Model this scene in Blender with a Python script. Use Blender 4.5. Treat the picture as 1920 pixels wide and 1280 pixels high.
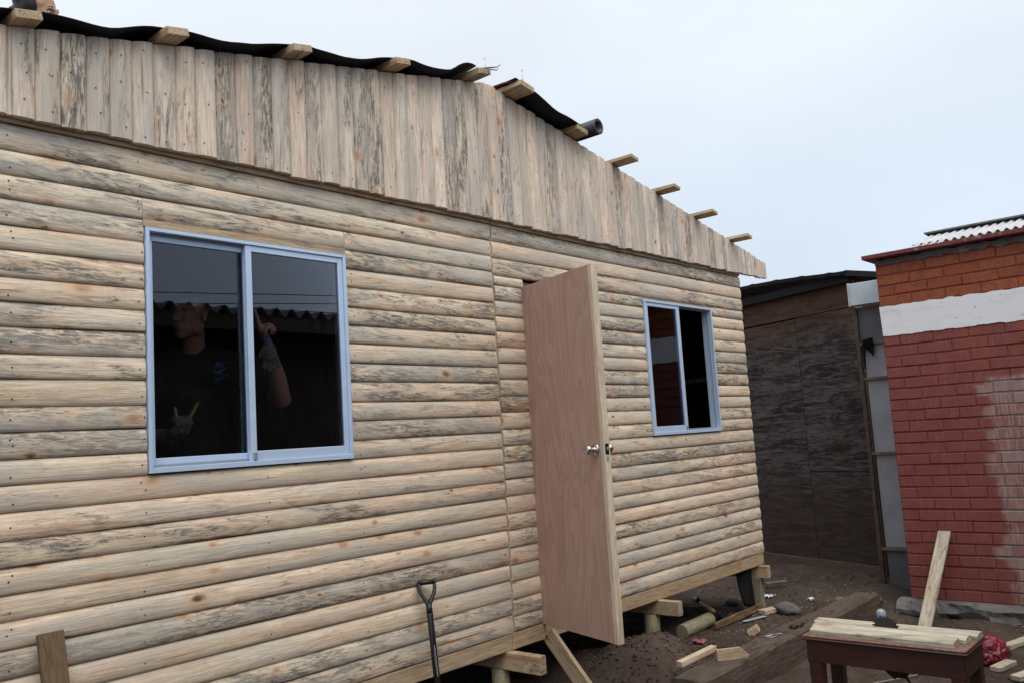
import bpy, bmesh, math, random
from mathutils import Matrix, Vector, noise as mnoise
from mathutils.bvhtree import BVHTree

for o in list(bpy.data.objects):
    bpy.data.objects.remove(o)
scene = bpy.context.scene
COL = scene.collection
R = math.radians
random.seed(7)

# ------------------------------------------------------------------ camera
CAM = Vector((0.0, -3.4, 1.55))
yaw, pitch, roll = R(49.192), R(6.238), R(-3.607)
fw = Vector((math.sin(yaw) * math.cos(pitch), math.cos(yaw) * math.cos(pitch), math.sin(pitch)))
r0 = Vector((math.cos(yaw), -math.sin(yaw), 0))
u0 = r0.cross(fw)
rt = math.cos(roll) * r0 + math.sin(roll) * u0
up = -math.sin(roll) * r0 + math.cos(roll) * u0
cd = bpy.data.cameras.new('camera')
cd.sensor_width = 36
cd.lens = 1632.2 / 1920 * 36
cd.clip_start = 0.05
cd.clip_end = 2000
cam = bpy.data.objects.new('camera', cd)
COL.objects.link(cam)
cam.matrix_world = Matrix((
    (rt.x, up.x, -fw.x, CAM.x), (rt.y, up.y, -fw.y, CAM.y),
    (rt.z, up.z, -fw.z, CAM.z), (0, 0, 0, 1)))
scene.camera = cam

# ------------------------------------------------------------------ sky, sun, exposure
SUN_EL, SUN_AZ = R(58), R(205)      # azimuth clockwise from +Y
w = bpy.data.worlds.new('World')
scene.world = w
w.use_nodes = True
wn = w.node_tree
wn.nodes.clear()
wo = wn.nodes.new('ShaderNodeOutputWorld')
bg = wn.nodes.new('ShaderNodeBackground')
sky = wn.nodes.new('ShaderNodeTexSky')
sky.sky_type = 'NISHITA'
sky.sun_disc = False
sky.sun_elevation = SUN_EL
sky.sun_rotation = SUN_AZ
sky.dust_density = 4.0
skm = wn.nodes.new('ShaderNodeMix'); skm.data_type = 'RGBA'; skm.blend_type = 'MULTIPLY'
skm.inputs[0].default_value = 1.0
skm.inputs[7].default_value = (0.10, 0.10, 0.10, 1)
wn.links.new(sky.outputs[0], skm.inputs[6])
tc = wn.nodes.new('ShaderNodeTexCoord')
sx = wn.nodes.new('ShaderNodeSeparateXYZ')
wn.links.new(tc.outputs['Generated'], sx.inputs[0])
cr = wn.nodes.new('ShaderNodeValToRGB')       # overcast cloud layer: duller at the horizon, brighter overhead
cr.color_ramp.elements[0].position = 0.0
cr.color_ramp.elements[0].color = (0.66, 0.76, 0.89, 1)
cr.color_ramp.elements[1].position = 1.0
cr.color_ramp.elements[1].color = (1.60, 1.63, 1.66, 1)
e = cr.color_ramp.elements.new(0.22); e.color = (0.77, 0.87, 0.99, 1)
e = cr.color_ramp.elements.new(0.50); e.color = (0.97, 1.03, 1.09, 1)
wn.links.new(sx.outputs[2], cr.inputs[0])
nz = wn.nodes.new('ShaderNodeTexNoise'); nz.inputs['Scale'].default_value = 2.2
nz.inputs['Detail'].default_value = 4
wmap = wn.nodes.new('ShaderNodeMapping'); wmap.inputs['Scale'].default_value = (1, 1, 2.5)
wn.links.new(tc.outputs['Generated'], wmap.inputs[0]); wn.links.new(wmap.outputs[0], nz.inputs['Vector'])
mr = wn.nodes.new('ShaderNodeMapRange')
mr.inputs[1].default_value = 0.3; mr.inputs[2].default_value = 0.7
mr.inputs[3].default_value = 0.94; mr.inputs[4].default_value = 1.05
wn.links.new(nz.outputs[0], mr.inputs[0])
clm = wn.nodes.new('ShaderNodeMix'); clm.data_type = 'RGBA'; clm.blend_type = 'MULTIPLY'
clm.inputs[0].default_value = 1.0
wn.links.new(cr.outputs[0], clm.inputs[6]); wn.links.new(mr.outputs[0], clm.inputs[7])
fin = wn.nodes.new('ShaderNodeMix'); fin.data_type = 'RGBA'; fin.inputs[0].default_value = 0.88
wn.links.new(skm.outputs[2], fin.inputs[6]); wn.links.new(clm.outputs[2], fin.inputs[7])
wn.links.new(fin.outputs[2], bg.inputs[0])
bg.inputs[1].default_value = 1.0
wn.links.new(bg.outputs[0], wo.inputs[0])

sd = bpy.data.lights.new('sun', 'SUN')
sd.energy = 1.5
sd.angle = R(45)
sd.color = (1.0, 0.97, 0.93)
sun = bpy.data.objects.new('sun', sd)
COL.objects.link(sun)
sdir = Vector((math.sin(SUN_AZ) * math.cos(SUN_EL), math.cos(SUN_AZ) * math.cos(SUN_EL), math.sin(SUN_EL)))
sun.rotation_euler = sdir.to_track_quat('Z', 'Y').to_euler()
sun.location = (0, -10, 12)

vs = scene.view_settings
vs.view_transform = 'Standard'
vs.look = 'None'
vs.exposure = 0.06
vs.gamma = 1.0
vs.use_curve_mapping = False
scene.cycles.max_bounces = 8
scene.cycles.transparent_max_bounces = 12

# ------------------------------------------------------------------ node helpers
class NB:
    def __init__(s, name, rough=0.8, spec=0.3):
        s.m = bpy.data.materials.new(name); s.m.use_nodes = True
        s.t = s.m.node_tree; s.t.nodes.clear()
        s.out = s.t.nodes.new('ShaderNodeOutputMaterial')
        s.b = s.t.nodes.new('ShaderNodeBsdfPrincipled')
        s.b.inputs['Roughness'].default_value = rough
        s.b.inputs['Specular IOR Level'].default_value = spec
        s.t.links.new(s.b.outputs[0], s.out.inputs[0])
    def n(s, t, **k):
        d = s.t.nodes.new(t)
        for a, b in k.items(): setattr(d, a, b)
        return d
    def put(s, inp, v):
        if isinstance(v, bpy.types.NodeSocket): s.t.links.new(v, inp)
        elif isinstance(v, (tuple, list)) and len(v) == 3 and inp.type == 'RGBA': inp.default_value = (*v, 1)
        else: inp.default_value = v
    def obj(s): return s.n('ShaderNodeTexCoord').outputs['Object']
    def pos(s): return s.n('ShaderNodeNewGeometry').outputs['Position']
    def rnd(s): return s.n('ShaderNodeObjectInfo').outputs['Random']
    def vm(s, op, a, b):
        d = s.n('ShaderNodeVectorMath', operation=op); s.put(d.inputs[0], a); s.put(d.inputs[1], b); return d.outputs[0]
    def ma(s, op, a, b=0.5, c=None, clamp=False):
        d = s.n('ShaderNodeMath', operation=op, use_clamp=clamp); s.put(d.inputs[0], a); s.put(d.inputs[1], b)
        if c is not None: s.put(d.inputs[2], c)
        return d.outputs[0]
    def noise(s, v, scale=1.0, det=4, ro=0.55, dist=0.0):
        d = s.n('ShaderNodeTexNoise'); s.put(d.inputs['Vector'], v); d.inputs['Scale'].default_value = scale
        d.inputs['Detail'].default_value = det; d.inputs['Roughness'].default_value = ro; d.inputs['Distortion'].default_value = dist
        return d.outputs[0]
    def wn1(s, v):
        d = s.n('ShaderNodeTexWhiteNoise', noise_dimensions='1D'); s.put(d.inputs['W'], v); return d.outputs[0]
    def rng(s, v, a, b, c=0.0, d_=1.0, smooth=True):
        d = s.n('ShaderNodeMapRange', interpolation_type='SMOOTHSTEP' if smooth else 'LINEAR')
        s.put(d.inputs[0], v); s.put(d.inputs[1], a); s.put(d.inputs[2], b); s.put(d.inputs[3], c); s.put(d.inputs[4], d_)
        return d.outputs[0]
    def mix(s, f, a, b, blend='MIX'):
        d = s.n('ShaderNodeMix', data_type='RGBA', blend_type=blend); s.put(d.inputs[0], f); s.put(d.inputs[6], a); s.put(d.inputs[7], b)
        return d.outputs[2]
    def sep(s, v):
        d = s.n('ShaderNodeSeparateXYZ'); s.put(d.inputs[0], v); return d.outputs
    def comb(s, x, y, z):
        d = s.n('ShaderNodeCombineXYZ')
        for i, q in enumerate((x, y, z)): s.put(d.inputs[i], q)
        return d.outputs[0]
    def bump(s, h, st=0.3, dist=0.01):
        d = s.n('ShaderNodeBump'); s.put(d.inputs['Height'], h); d.inputs['Strength'].default_value = st; d.inputs['Distance'].default_value = dist
        s.t.links.new(d.outputs[0], s.b.inputs['Normal'])
    def col(s, c): s.put(s.b.inputs['Base Color'], c); return s.m
    def off(s):      # object coordinates shifted by a per-object amount
        r = s.rnd()
        return s.vm('ADD', s.obj(), s.comb(s.ma('MULTIPLY', r, 37.0), s.ma('MULTIPLY', r, 11.3), s.ma('MULTIPLY', r, 23.7))), r

def wood(name, c1, c2, stain=0.6, knots=True, dark=(0.10, 0.105, 0.10), orange=(0.46, 0.27, 0.13), rough=0.75, grain=0.35, resin=True, haze_c=(0.36, 0.325, 0.27), force=None):
    N = NB(name, rough, 0.25)
    p, r = N.off()
    r2 = N.wn1(N.ma('MULTIPLY', r, 91.7)); r3 = force if force is not None else N.wn1(N.ma('MULTIPLY', r, 313.1)); r4 = N.wn1(N.ma('MULTIPLY', r, 57.3))
    base = N.mix(r2, c1, c2)
    vv = N.rng(N.wn1(N.ma('MULTIPLY', r, 771.3)), 0, 1, 0.84, 1.10, False)
    base = N.mix(1.0, base, N.comb(vv, vv, vv), 'MULTIPLY')
    # slow tone drift and growth bands along the board
    band = N.noise(N.vm('MULTIPLY', p, (1.1, 16, 16)), 1, 3, 0.5, 1.2)
    base = N.mix(N.rng(band, 0.48, 0.75, 0, 0.55), base, orange)
    wv = N.ma('FRACT', N.ma('MULTIPLY', N.noise(N.vm('MULTIPLY', p, (0.7, 9, 9)), 1, 1, 0.4, 0.3), 14.0))
    base = N.mix(N.rng(wv, 0.75, 1.0, 0, 0.16), base, (orange[0] * .75, orange[1] * .7, orange[2] * .65))
    fine = N.noise(N.vm('MULTIPLY', p, (6, 110, 110)), 1, 5, 0.8, 0.3)
    tone = N.noise(N.vm('MULTIPLY', p, (2.3, 9, 13)), 1, 3, 0.6, 0.8)
    base = N.mix(N.rng(tone, 0.50, 0.66, 0, 0.55), base, N.mix(r2, c2, (c1[0] * .98, c1[1] * .99, c1[2] * .86)))
    base = N.mix(N.rng(tone, 0.50, 0.36, 0, 0.40), base, (c2[0] * .97, c2[1] * .86, c2[2] * .80))
    base = N.mix(1.0, base, N.comb(*[N.rng(fine, 0.36, 0.62, 1 - grain, 1.10, False)] * 3), 'MULTIPLY')
    blot = N.noise(N.vm('MULTIPLY', p, (9, 20, 20)), 1, 5, 0.65)
    base = N.mix(N.rng(blot, 0.52, 0.70, 0, 0.45), base, (c1[0] * .60, c1[1] * .54, c1[2] * .48))
    # blue stain: streaky grey patches, more on some boards than on others
    if stain > 0:
        ps0 = N.sep(p)
        pd = N.comb(ps0[0], ps0[1], N.ma('ADD', ps0[2], N.ma('MULTIPLY', ps0[0], 0.05)))
        big = N.noise(N.vm('MULTIPLY', pd, (2.6, 9, 15)), 1, 5, 0.68, 1.1)
        th = N.ma('SUBTRACT', 0.61, N.ma('MULTIPLY', r3, 0.22 * stain + 0.03))
        m1 = N.rng(big, th, N.ma('ADD', th, 0.15))
        st = N.noise(N.vm('MULTIPLY', pd, (13, 85, 85)), 1, 5, 0.8, 0.8)
        m2 = N.rng(st, 0.42, 0.56, 0.15, 1.0)
        base = N.mix(N.ma('MULTIPLY', N.ma('MULTIPLY', m1, m2), 0.88), base, dark)
        haze = N.noise(N.vm('MULTIPLY', p, (1.3, 6, 10)), 1, 3, 0.5)
        base = N.mix(N.rng(haze, 0.40, 0.66, 0, 0.60 * stain), base, haze_c)
        sp = N.noise(N.vm('MULTIPLY', p, (22, 95, 95)), 1, 3, 0.6)
        base = N.mix(N.ma('MULTIPLY', N.rng(sp, 0.66, 0.74), N.rng(big, 0.42, 0.55, 0.15, 0.8)), base, (0.06, 0.055, 0.05))
    cn = N.noise(N.vm('MULTIPLY', p, (0.9, 22, 26)), 1, 3, 0.6, 0.3)
    ln = N.rng(N.ma('ABSOLUTE', N.ma('SUBTRACT', cn, 0.5)), 0.0, 0.010, 1, 0)
    gate = N.rng(N.noise(N.vm('MULTIPLY', p, (2.2, 5, 9)), 1, 2, 0.5), 0.56, 0.64)
    base = N.mix(N.ma('MULTIPLY', N.ma('MULTIPLY', ln, gate), 0.7), base, (c1[0] * .22, c1[1] * .17, c1[2] * .13))
    if resin:
        rs = N.noise(N.vm('MULTIPLY', p, (0.75, 30, 34)), 1, 2, 0.4, 0.2)
        base = N.mix(N.ma('MULTIPLY', N.rng(rs, 0.70, 0.76), N.ma('GREATER_THAN', r4, 0.45)), base, (0.30, 0.13, 0.045))
    if knots:
        ps = N.sep(p)
        wob = N.noise(N.vm('MULTIPLY', p, (40, 60, 60)), 1, 2, 0.5)
        d = N.n('ShaderNodeTexVoronoi', voronoi_dimensions='2D', feature='F1')
        N.put(d.inputs['Vector'], N.comb(N.ma('MULTIPLY', ps[0], 4.6), N.ma('MULTIPLY', ps[2], 9.0), 0.0))
        d.inputs['Scale'].default_value = 1.0
        dist = N.ma('ADD', d.outputs['Distance'], N.ma('MULTIPLY', N.ma('SUBTRACT', wob, 0.5), 0.16))
        ck = N.sep(d.outputs['Color'])
        keep = N.ma('GREATER_THAN', ck[0], 0.70)
        rad = N.rng(N.ma('POWER', ck[1], 2.0), 0, 1, 0.045, 0.15, False)
        q = N.ma('DIVIDE', dist, rad)
        base = N.mix(N.ma('MULTIPLY', keep, N.rng(q, 0.8, 3.4, 0.5, 0.0)), base, orange)
        kc = N.mix(N.rng(q, N.rng(ck[2], 0, 1, 0.1, 0.9, False), 1.2), N.mix(N.ma('GREATER_THAN', ck[2], 0.75), (0.44, 0.22, 0.125), (0.06, 0.035, 0.022)), (0.20, 0.095, 0.05))
        ring = N.rng(N.ma('FRACT', N.ma('MULTIPLY', q, 3.1)), 0.2, 0.9, 0.6, 1.35)
        kc = N.mix(1.0, kc, N.comb(ring, ring, ring), 'MULTIPLY')
        base = N.mix(N.ma('MULTIPLY', keep, N.rng(q, 0.25, 1.5, N.rng(ck[0], 0.7, 1.0, 0.55, 0.95, False), 0.0)), base, kc)
    N.bump(N.ma('ADD', fine, N.ma('MULTIPLY', blot, 0.6)), 0.55, 0.006)
    return N.col(base)

M = {}
M['log'] = wood('pine_siding', (0.86, 0.745, 0.575), (0.86, 0.66, 0.50), 1.1, orange=(0.70, 0.44, 0.25), grain=0.34, dark=(0.095, 0.105, 0.10), haze_c=(0.50, 0.47, 0.41))
M['gable'] = wood('pine_gable', (0.86, 0.76, 0.63), (0.85, 0.67, 0.54), 1.1, orange=(0.66, 0.42, 0.26), grain=0.36, dark=(0.10, 0.105, 0.10), haze_c=(0.47, 0.435, 0.385))
M['pine'] = wood('sawn_pine', (0.66, 0.51, 0.34), (0.60, 0.44, 0.28), 0.35, grain=0.5)
M['clean'] = wood('planed_pine', (0.68, 0.58, 0.45), (0.66, 0.54, 0.40), 0.0, knots=False, resin=False, grain=0.3)
M['post'] = wood('treated_post', (0.36, 0.33, 0.22), (0.33, 0.29, 0.19), 0.5, haze_c=(0.20, 0.18, 0.12))
M['old'] = wood('old_sleeper', (0.150, 0.108, 0.084), (0.125, 0.090, 0.070), 0.8, knots=False, dark=(0.03, 0.027, 0.025), orange=(0.12, 0.075, 0.05), grain=0.6, resin=False, haze_c=(0.09, 0.068, 0.055), force=0.6)
M['weathered'] = wood('weathered_plank', (0.33, 0.22, 0.115), (0.28, 0.18, 0.09), 1.4, dark=(0.035, 0.022, 0.016), orange=(0.26, 0.15, 0.06), grain=0.6, haze_c=(0.17, 0.11, 0.06), force=0.75)
M['rail'] = wood('grey_rail', (0.20, 0.165, 0.13), (0.17, 0.14, 0.11), 0.3, knots=False, resin=False, haze_c=(0.10, 0.085, 0.07))
M['saw_board'] = wood('sawdusty_pine', (0.62, 0.575, 0.46), (0.60, 0.53, 0.41), 0.7, grain=0.4, haze_c=(0.40, 0.37, 0.31), force=0.6)

def plain(name, c, rough=0.7, spec=0.3, metal=0.0, var=0.12, sc=20.0, bump=0.0, bdist=0.003, stretch=(1, 1, 1)):
    N = NB(name, rough, spec)
    N.b.inputs['Metallic'].default_value = metal
    v = N.noise(N.vm('MULTIPLY', N.obj(), stretch), sc, 5, 0.6)
    k = N.rng(v, 0.25, 0.75, 1 - var, 1 + var, False)
    if bump: N.bump(v, bump, bdist)
    return N.col(N.mix(1.0, c, N.comb(k, k, k), 'MULTIPLY'))

M['felt'] = plain('roofing_felt', (0.012, 0.012, 0.0135), 0.75, 0.25, var=0.3, sc=60, bump=0.2)
M['rollfelt'] = plain('felt_roll_skin', (0.030, 0.033, 0.040), 0.45, 0.5, var=0.2, sc=40, bump=0.1)
M['lining'] = plain('black_lining', (0.010, 0.009, 0.009), 0.9, 0.1, var=0.3, sc=14)
M['alu'] = plain('aluminium_frame', (0.55, 0.68, 0.87), 0.40, 0.5, 0.2, var=0.05, sc=9)
M['aludark'] = plain('aluminium_track', (0.34, 0.38, 0.44), 0.45, 0.5, 0.5, var=0.06, sc=9)
M['steel'] = plain('nickel_lock', (0.60, 0.59, 0.57), 0.22, 0.5, 1.0, var=0.04)
M['nail'] = plain('nail_steel', (0.035, 0.03, 0.028), 0.5, 0.4, 0.3)
M['brightnail'] = plain('bright_nail', (0.42, 0.45, 0.48), 0.35, 0.5, 0.9)
M['darkmetal'] = plain('dark_metal', (0.035, 0.032, 0.032), 0.45, 0.5, 0.6, var=0.25)
M['blackplastic'] = plain('black_plastic', (0.010, 0.010, 0.012), 0.38, 0.5, var=0.2)
M['galv'] = plain('galvanised_sheet', (0.50, 0.56, 0.62), 0.5, 0.5, 0.25, var=0.12, sc=6)
M['panel'] = plain('grey_board_panel', (0.34, 0.36, 0.40), 0.8, 0.2, var=0.14, sc=5, bump=0.1)
M['paneldark'] = plain('dark_board_panel', (0.13, 0.135, 0.145), 0.8, 0.2, var=0.2, sc=6)
M['rag'] = plain('black_rag', (0.012, 0.012, 0.014), 0.95, 0.1, var=0.3)
M['mahog'] = plain('mahogany_varnish', (0.048, 0.015, 0.011), 0.35, 0.5, var=0.3, sc=18, stretch=(1, .2, 1))
M['worn'] = plain('worn_moulding', (0.19, 0.10, 0.075), 0.5, 0.4, var=0.6, sc=45)
M['blade'] = plain('saw_blade_steel', (0.045, 0.035, 0.035), 0.5, 0.5, 0.5, var=0.3)
M['shirt'] = plain('black_shirt', (0.024, 0.024, 0.027), 0.9, 0.1, var=0.2)
M['logo'] = plain('blue_print', (0.045, 0.14, 0.36), 0.8, 0.2, var=0.1)
M['hair'] = plain('dark_hair', (0.010, 0.008, 0.008), 0.5, 0.4, var=0.4, sc=60, stretch=(1, 1, .2))
M['jeans'] = plain('dark_trousers', (0.02, 0.022, 0.03), 0.9, 0.1, var=0.2)
M['glove'] = plain('grey_work_glove', (0.16, 0.165, 0.18), 0.9, 0.15, var=0.6, sc=55, bump=0.4)
M['bluecuff'] = plain('blue_cuff', (0.03, 0.16, 0.42), 0.6, 0.3, var=0.1)
M['tan'] = plain('tan_grip', (0.45, 0.30, 0.13), 0.5, 0.4, var=0.1)
M['white'] = plain('white_eye', (0.7, 0.68, 0.66), 0.4, 0.5, var=0.02)
M['stone'] = plain('grey_stone', (0.15, 0.14, 0.135), 0.85, 0.2, var=0.3, sc=14, bump=0.4, bdist=0.01)
M['paper'] = plain('white_paper', (0.70, 0.70, 0.72), 0.8, 0.2, var=0.15)
M['pink'] = plain('pink_plastic', (0.34, 0.10, 0.13), 0.6, 0.3, var=0.2)
M['chips'] = plain('wood_chips', (0.40, 0.32, 0.22), 0.9, 0.1, var=0.5, sc=3)
M['string'] = plain('pale_string', (0.30, 0.27, 0.23), 0.9, 0.1)
M['redtape'] = plain('red_underlay', (0.20, 0.03, 0.03), 0.6, 0.3)
M['cable'] = plain('black_cable', (0.02, 0.02, 0.02), 0.7, 0.2)
M['fibrecement'] = plain('fibre_cement', (0.16, 0.155, 0.15), 0.9, 0.15, var=0.25, sc=7)
M['zinc'] = plain('zinc_sheet', (0.48, 0.49, 0.50), 0.5, 0.4, 0.2, var=0.15, sc=8)
M['neigh'] = plain('dark_boarding', (0.11, 0.088, 0.075), 0.9, 0.15, var=0.5, sc=9, stretch=(3, 3, .3))
M['shedroof'] = plain('tarred_sheet', (0.014, 0.0135, 0.014), 0.75, 0.2, var=0.3, sc=12)
M['floorin'] = plain('inside_floor', (0.10, 0.08, 0.06), 0.8, 0.2, var=0.3)

def skin_mat():
    N = NB('skin', 0.55, 0.35)
    v = N.noise(N.obj(), 30, 4, 0.6)
    N.b.inputs['Subsurface Weight'].default_value = 0.08
    N.b.inputs['Subsurface Radius'].default_value = (0.01, 0.004, 0.002)
    return N.col(N.mix(v, (0.52, 0.31, 0.22), (0.42, 0.225, 0.155)))
M['skin'] = skin_mat()

def glass_mat():
    N = NB('tinted_glass')
    tr = N.n('ShaderNodeBsdfTransparent'); tr.inputs[0].default_value = (0.91, 0.89, 0.89, 1)
    gl = N.n('ShaderNodeBsdfGlossy'); gl.inputs['Roughness'].default_value = 0.0
    gl.inputs['Color'].default_value = (0.80, 0.88, 1.0, 1)
    fr = N.n('ShaderNodeFresnel'); fr.inputs[0].default_value = 1.5
    mx = N.n('ShaderNodeMixShader')
    N.t.links.new(fr.outputs[0], mx.inputs[0]); N.t.links.new(tr.outputs[0], mx.inputs[1]); N.t.links.new(gl.outputs[0], mx.inputs[2])
    N.t.links.new(mx.outputs[0], N.out.inputs[0])
    return N.m
M['glass'] = glass_mat()

def bottle_mat():
    N = NB('clear_bottle', 0.15, 0.5)
    p = N.sep(N.obj())
    lab = N.ma('MULTIPLY', N.ma('GREATER_THAN', p[2], 0.065), N.ma('LESS_THAN', p[2], 0.105))
    nn = N.noise(N.obj(), 40, 2)
    c = N.mix(N.rng(nn, 0.45, 0.6), (0.45, 0.52, 0.72), (0.05, 0.12, 0.42))
    return N.col(N.mix(lab, (0.34, 0.38, 0.41), c))
M['bottle'] = bottle_mat()

def bag_mat():
    N = NB('red_plastic_bag', 0.3, 0.5)
    v = N.noise(N.obj(), 18, 5, 0.6)
    N.bump(v, 0.6, 0.02)
    N.b.inputs['Transmission Weight'].default_value = 0.0
    return N.col(N.mix(v, (0.12, 0.006, 0.014), (0.26, 0.025, 0.055)))
M['bag'] = bag_mat()

def door_mat():
    N = NB('reddish_plywood', 0.6, 0.3)
    p = N.obj()
    n1 = N.noise(N.vm('MULTIPLY', p, (5.0, 1.0, 0.95)), 1, 2, 0.45, 0.5)
    bands = N.ma('FRACT', N.ma('MULTIPLY', n1, 11.0))
    c = N.mix(N.rng(bands, 0.0, 1.0, 0, 0.8), (0.50, 0.335, 0.27), (0.42, 0.26, 0.205))
    f = N.noise(N.vm('MULTIPLY', p, (190, 4, 6)), 1, 5, 0.7)
    k = N.rng(f, 0.25, 0.75, 0.88, 1.08, False)
    c = N.mix(1.0, c, N.comb(k, k, k), 'MULTIPLY')
    bl = N.noise(N.vm('MULTIPLY', p, (3, 1, 1.2)), 1, 3, 0.6)
    c = N.mix(N.rng(bl, 0.5, 0.75, 0, 0.4), c, (0.38, 0.225, 0.185))
    sm = N.noise(N.vm('MULTIPLY', p, (2.2, 1, 1.6)), 1, 6, 0.7, 0.6)
    c = N.mix(N.rng(sm, 0.56, 0.72, 0, 0.28), c, (0.26, 0.17, 0.135))
    c = N.mix(N.rng(sm, 0.44, 0.30, 0, 0.22), c, (0.60, 0.45, 0.38))
    N.bump(f, 0.15, 0.002)
    return N.col(c)
M['door'] = door_mat()

def shedply_mat():
    N = NB('weathered_plywood', 0.85, 0.15)
    p, r = N.off()
    n1 = N.noise(N.vm('MULTIPLY', p, (0.9, 1, 4.0)), 1, 4, 0.6, 1.6)
    bands = N.ma('FRACT', N.ma('MULTIPLY', n1, 9.0))
    c = N.mix(N.rng(bands, 0.1, 0.9), (0.058, 0.046, 0.043), (0.092, 0.076, 0.072))
    st = N.noise(N.vm('MULTIPLY', p, (1.5, 1, 8)), 1, 6, 0.80, 0.9)
    c = N.mix(N.rng(st, 0.44, 0.58), c, (0.022, 0.0165, 0.0155))
    hi = N.noise(N.vm('MULTIPLY', p, (4.0, 1, 42)), 1, 5, 0.85, 0.5)
    c = N.mix(N.rng(hi, 0.50, 0.64, 0, 0.6), c, (0.16, 0.15, 0.155))
    pz = N.sep(N.pos())[2]                       # unbleached brown strip that the eave keeps dry
    dry = N.noise(N.vm('MULTIPLY', p, (5, 1, 3)), 1, 4, 0.6)
    c = N.mix(N.rng(N.ma('ADD', pz, N.ma('MULTIPLY', dry, 0.5)), 2.45, 3.0, 0, 0.7), c, (0.085, 0.038, 0.020))
    low = N.rng(N.ma('ADD', pz, N.ma('MULTIPLY', dry, 0.7)), 0.9, 1.5, 0.7, 0.0)
    c = N.mix(low, c, (0.048, 0.032, 0.027))
    N.bump(st, 0.3, 0.004)
    return N.col(c)
M['shedply'] = shedply_mat()

def dirt_mat():
    N = NB('dark_soil', 0.95, 0.15)
    p = N.pos()
    a = N.noise(p, 1.7, 6, 0.6); b = N.noise(p, 26, 6, 0.7); d = N.noise(p, 120, 4, 0.7)
    c = N.mix(N.rng(a, 0.35, 0.7), (0.066, 0.046, 0.036), (0.118, 0.090, 0.073))
    c = N.mix(N.rng(b, 0.35, 0.75, 0, 0.6), c, (0.036, 0.025, 0.020))
    c = N.mix(N.rng(d, 0.62, 0.78, 0, 0.7), c, (0.13, 0.11, 0.095))
    N.bump(N.ma('ADD', b, N.ma('MULTIPLY', d, 0.4)), 0.7, 0.022)
    return N.col(c)
M['dirt'] = dirt_mat()

def concrete_mat():
    N = NB('rough_concrete', 0.9, 0.15)
    a = N.noise(N.pos(), 5, 6, 0.65); b = N.noise(N.pos(), 45, 5, 0.7)
    c = N.mix(N.rng(a, 0.3, 0.7), (0.125, 0.118, 0.115), (0.23, 0.22, 0.21))
    c = N.mix(N.rng(b, 0.5, 0.8, 0, 0.6), c, (0.06, 0.055, 0.055))
    N.bump(N.ma('ADD', a, b), 0.8, 0.02)
    return N.col(c)
M['concrete'] = concrete_mat()

def brick_mats():
    """Red paint on brick: solid at the far end, rubbed off in streaks at the near end, bare orange brick above the white band."""
    out = []
    for mortar in (False, True):
        N = NB('painted_mortar' if mortar else 'painted_brick', 0.72, 0.3)
        p = N.pos(); s = N.sep(p); r = N.rnd()
        st = N.noise(N.vm('MULTIPLY', p, (1, 75, 6)), 1, 5, 0.7)          # vertical runs
        ed = N.noise(N.comb(0.0, N.ma('MULTIPLY', s[1], 2.0), N.ma('MULTIPLY', s[2], 3.4)), 1, 4, 0.65)
        rowj = N.wn1(N.ma('FLOOR', N.ma('DIVIDE', s[2], 0.0912)))
        edge = N.ma('ADD', N.ma('ADD', s[1], N.ma('MULTIPLY', N.ma('SUBTRACT', ed, 0.5), 0.30)), N.ma('ADD', N.ma('MULTIPLY', N.ma('SUBTRACT', rowj, 0.5), 0.10), N.ma('MULTIPLY', N.ma('SUBTRACT', st, 0.5), 0.16)))
        worn = N.ma('MULTIPLY', N.rng(edge, -1.70, -1.64, 1, 0), N.rng(N.ma('ADD', s[2], N.ma('MULTIPLY', ed, 0.05)), 1.80, 1.83, 1, 0))
        blot = N.noise(p, 9, 5, 0.65)
        red = N.mix(blot, (0.185, 0.042, 0.038), (0.275, 0.088, 0.076))
        red = N.mix(N.rng(st, 0.52, 0.74, 0, 0.60), red, (0.33, 0.15, 0.14))
        if mortar:
            faded = N.mix(blot, (0.19, 0.165, 0.155), (0.26, 0.23, 0.215))
            top = N.mix(N.rng(blot, 0.4, 0.65), (0.19, 0.035, 0.030), (0.24, 0.055, 0.045))
            red = N.mix(0.35, red, (0.10, 0.022, 0.022))
        else:
            faded = N.mix(N.rng(st, 0.40, 0.66), (0.26, 0.085, 0.072), (0.38, 0.27, 0.25))
            faded = N.mix(N.rng(r, 0.2, 0.9, 0.1, 0.6), faded, (0.35, 0.25, 0.23))
            orange = N.mix(r, (0.27, 0.072, 0.028), (0.33, 0.098, 0.038))
            rub = N.noise(p, 22, 5, 0.7)
            top = N.mix(N.rng(rub, 0.44, 0.66, 0, 0.8), orange, (0.19, 0.05, 0.04))
            bare = N.ma('MULTIPLY', N.rng(s[2], 1.75, 2.2), N.ma('MULTIPLY', N.rng(blot, 0.45, 0.62), N.rng(s[1], -1.3, -1.7, 0, 1)))
            red = N.mix(N.ma('MULTIPLY', bare, 0.75), red, orange)
        c = N.mix(worn, red, faded)
        c = N.mix(N.ma('GREATER_THAN', s[2], 2.33), c, top)
        ch = N.noise(p, 70, 3, 0.6)
        c = N.mix(N.rng(ch, 0.70, 0.76, 0, 0.8), c, (0.30, 0.26, 0.24))
        N.bump(N.ma('ADD', blot, ch), 0.35, 0.006)
        out.append(N.col(c))
    return out
M['brick'], M['mortar'] = brick_mats()

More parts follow.
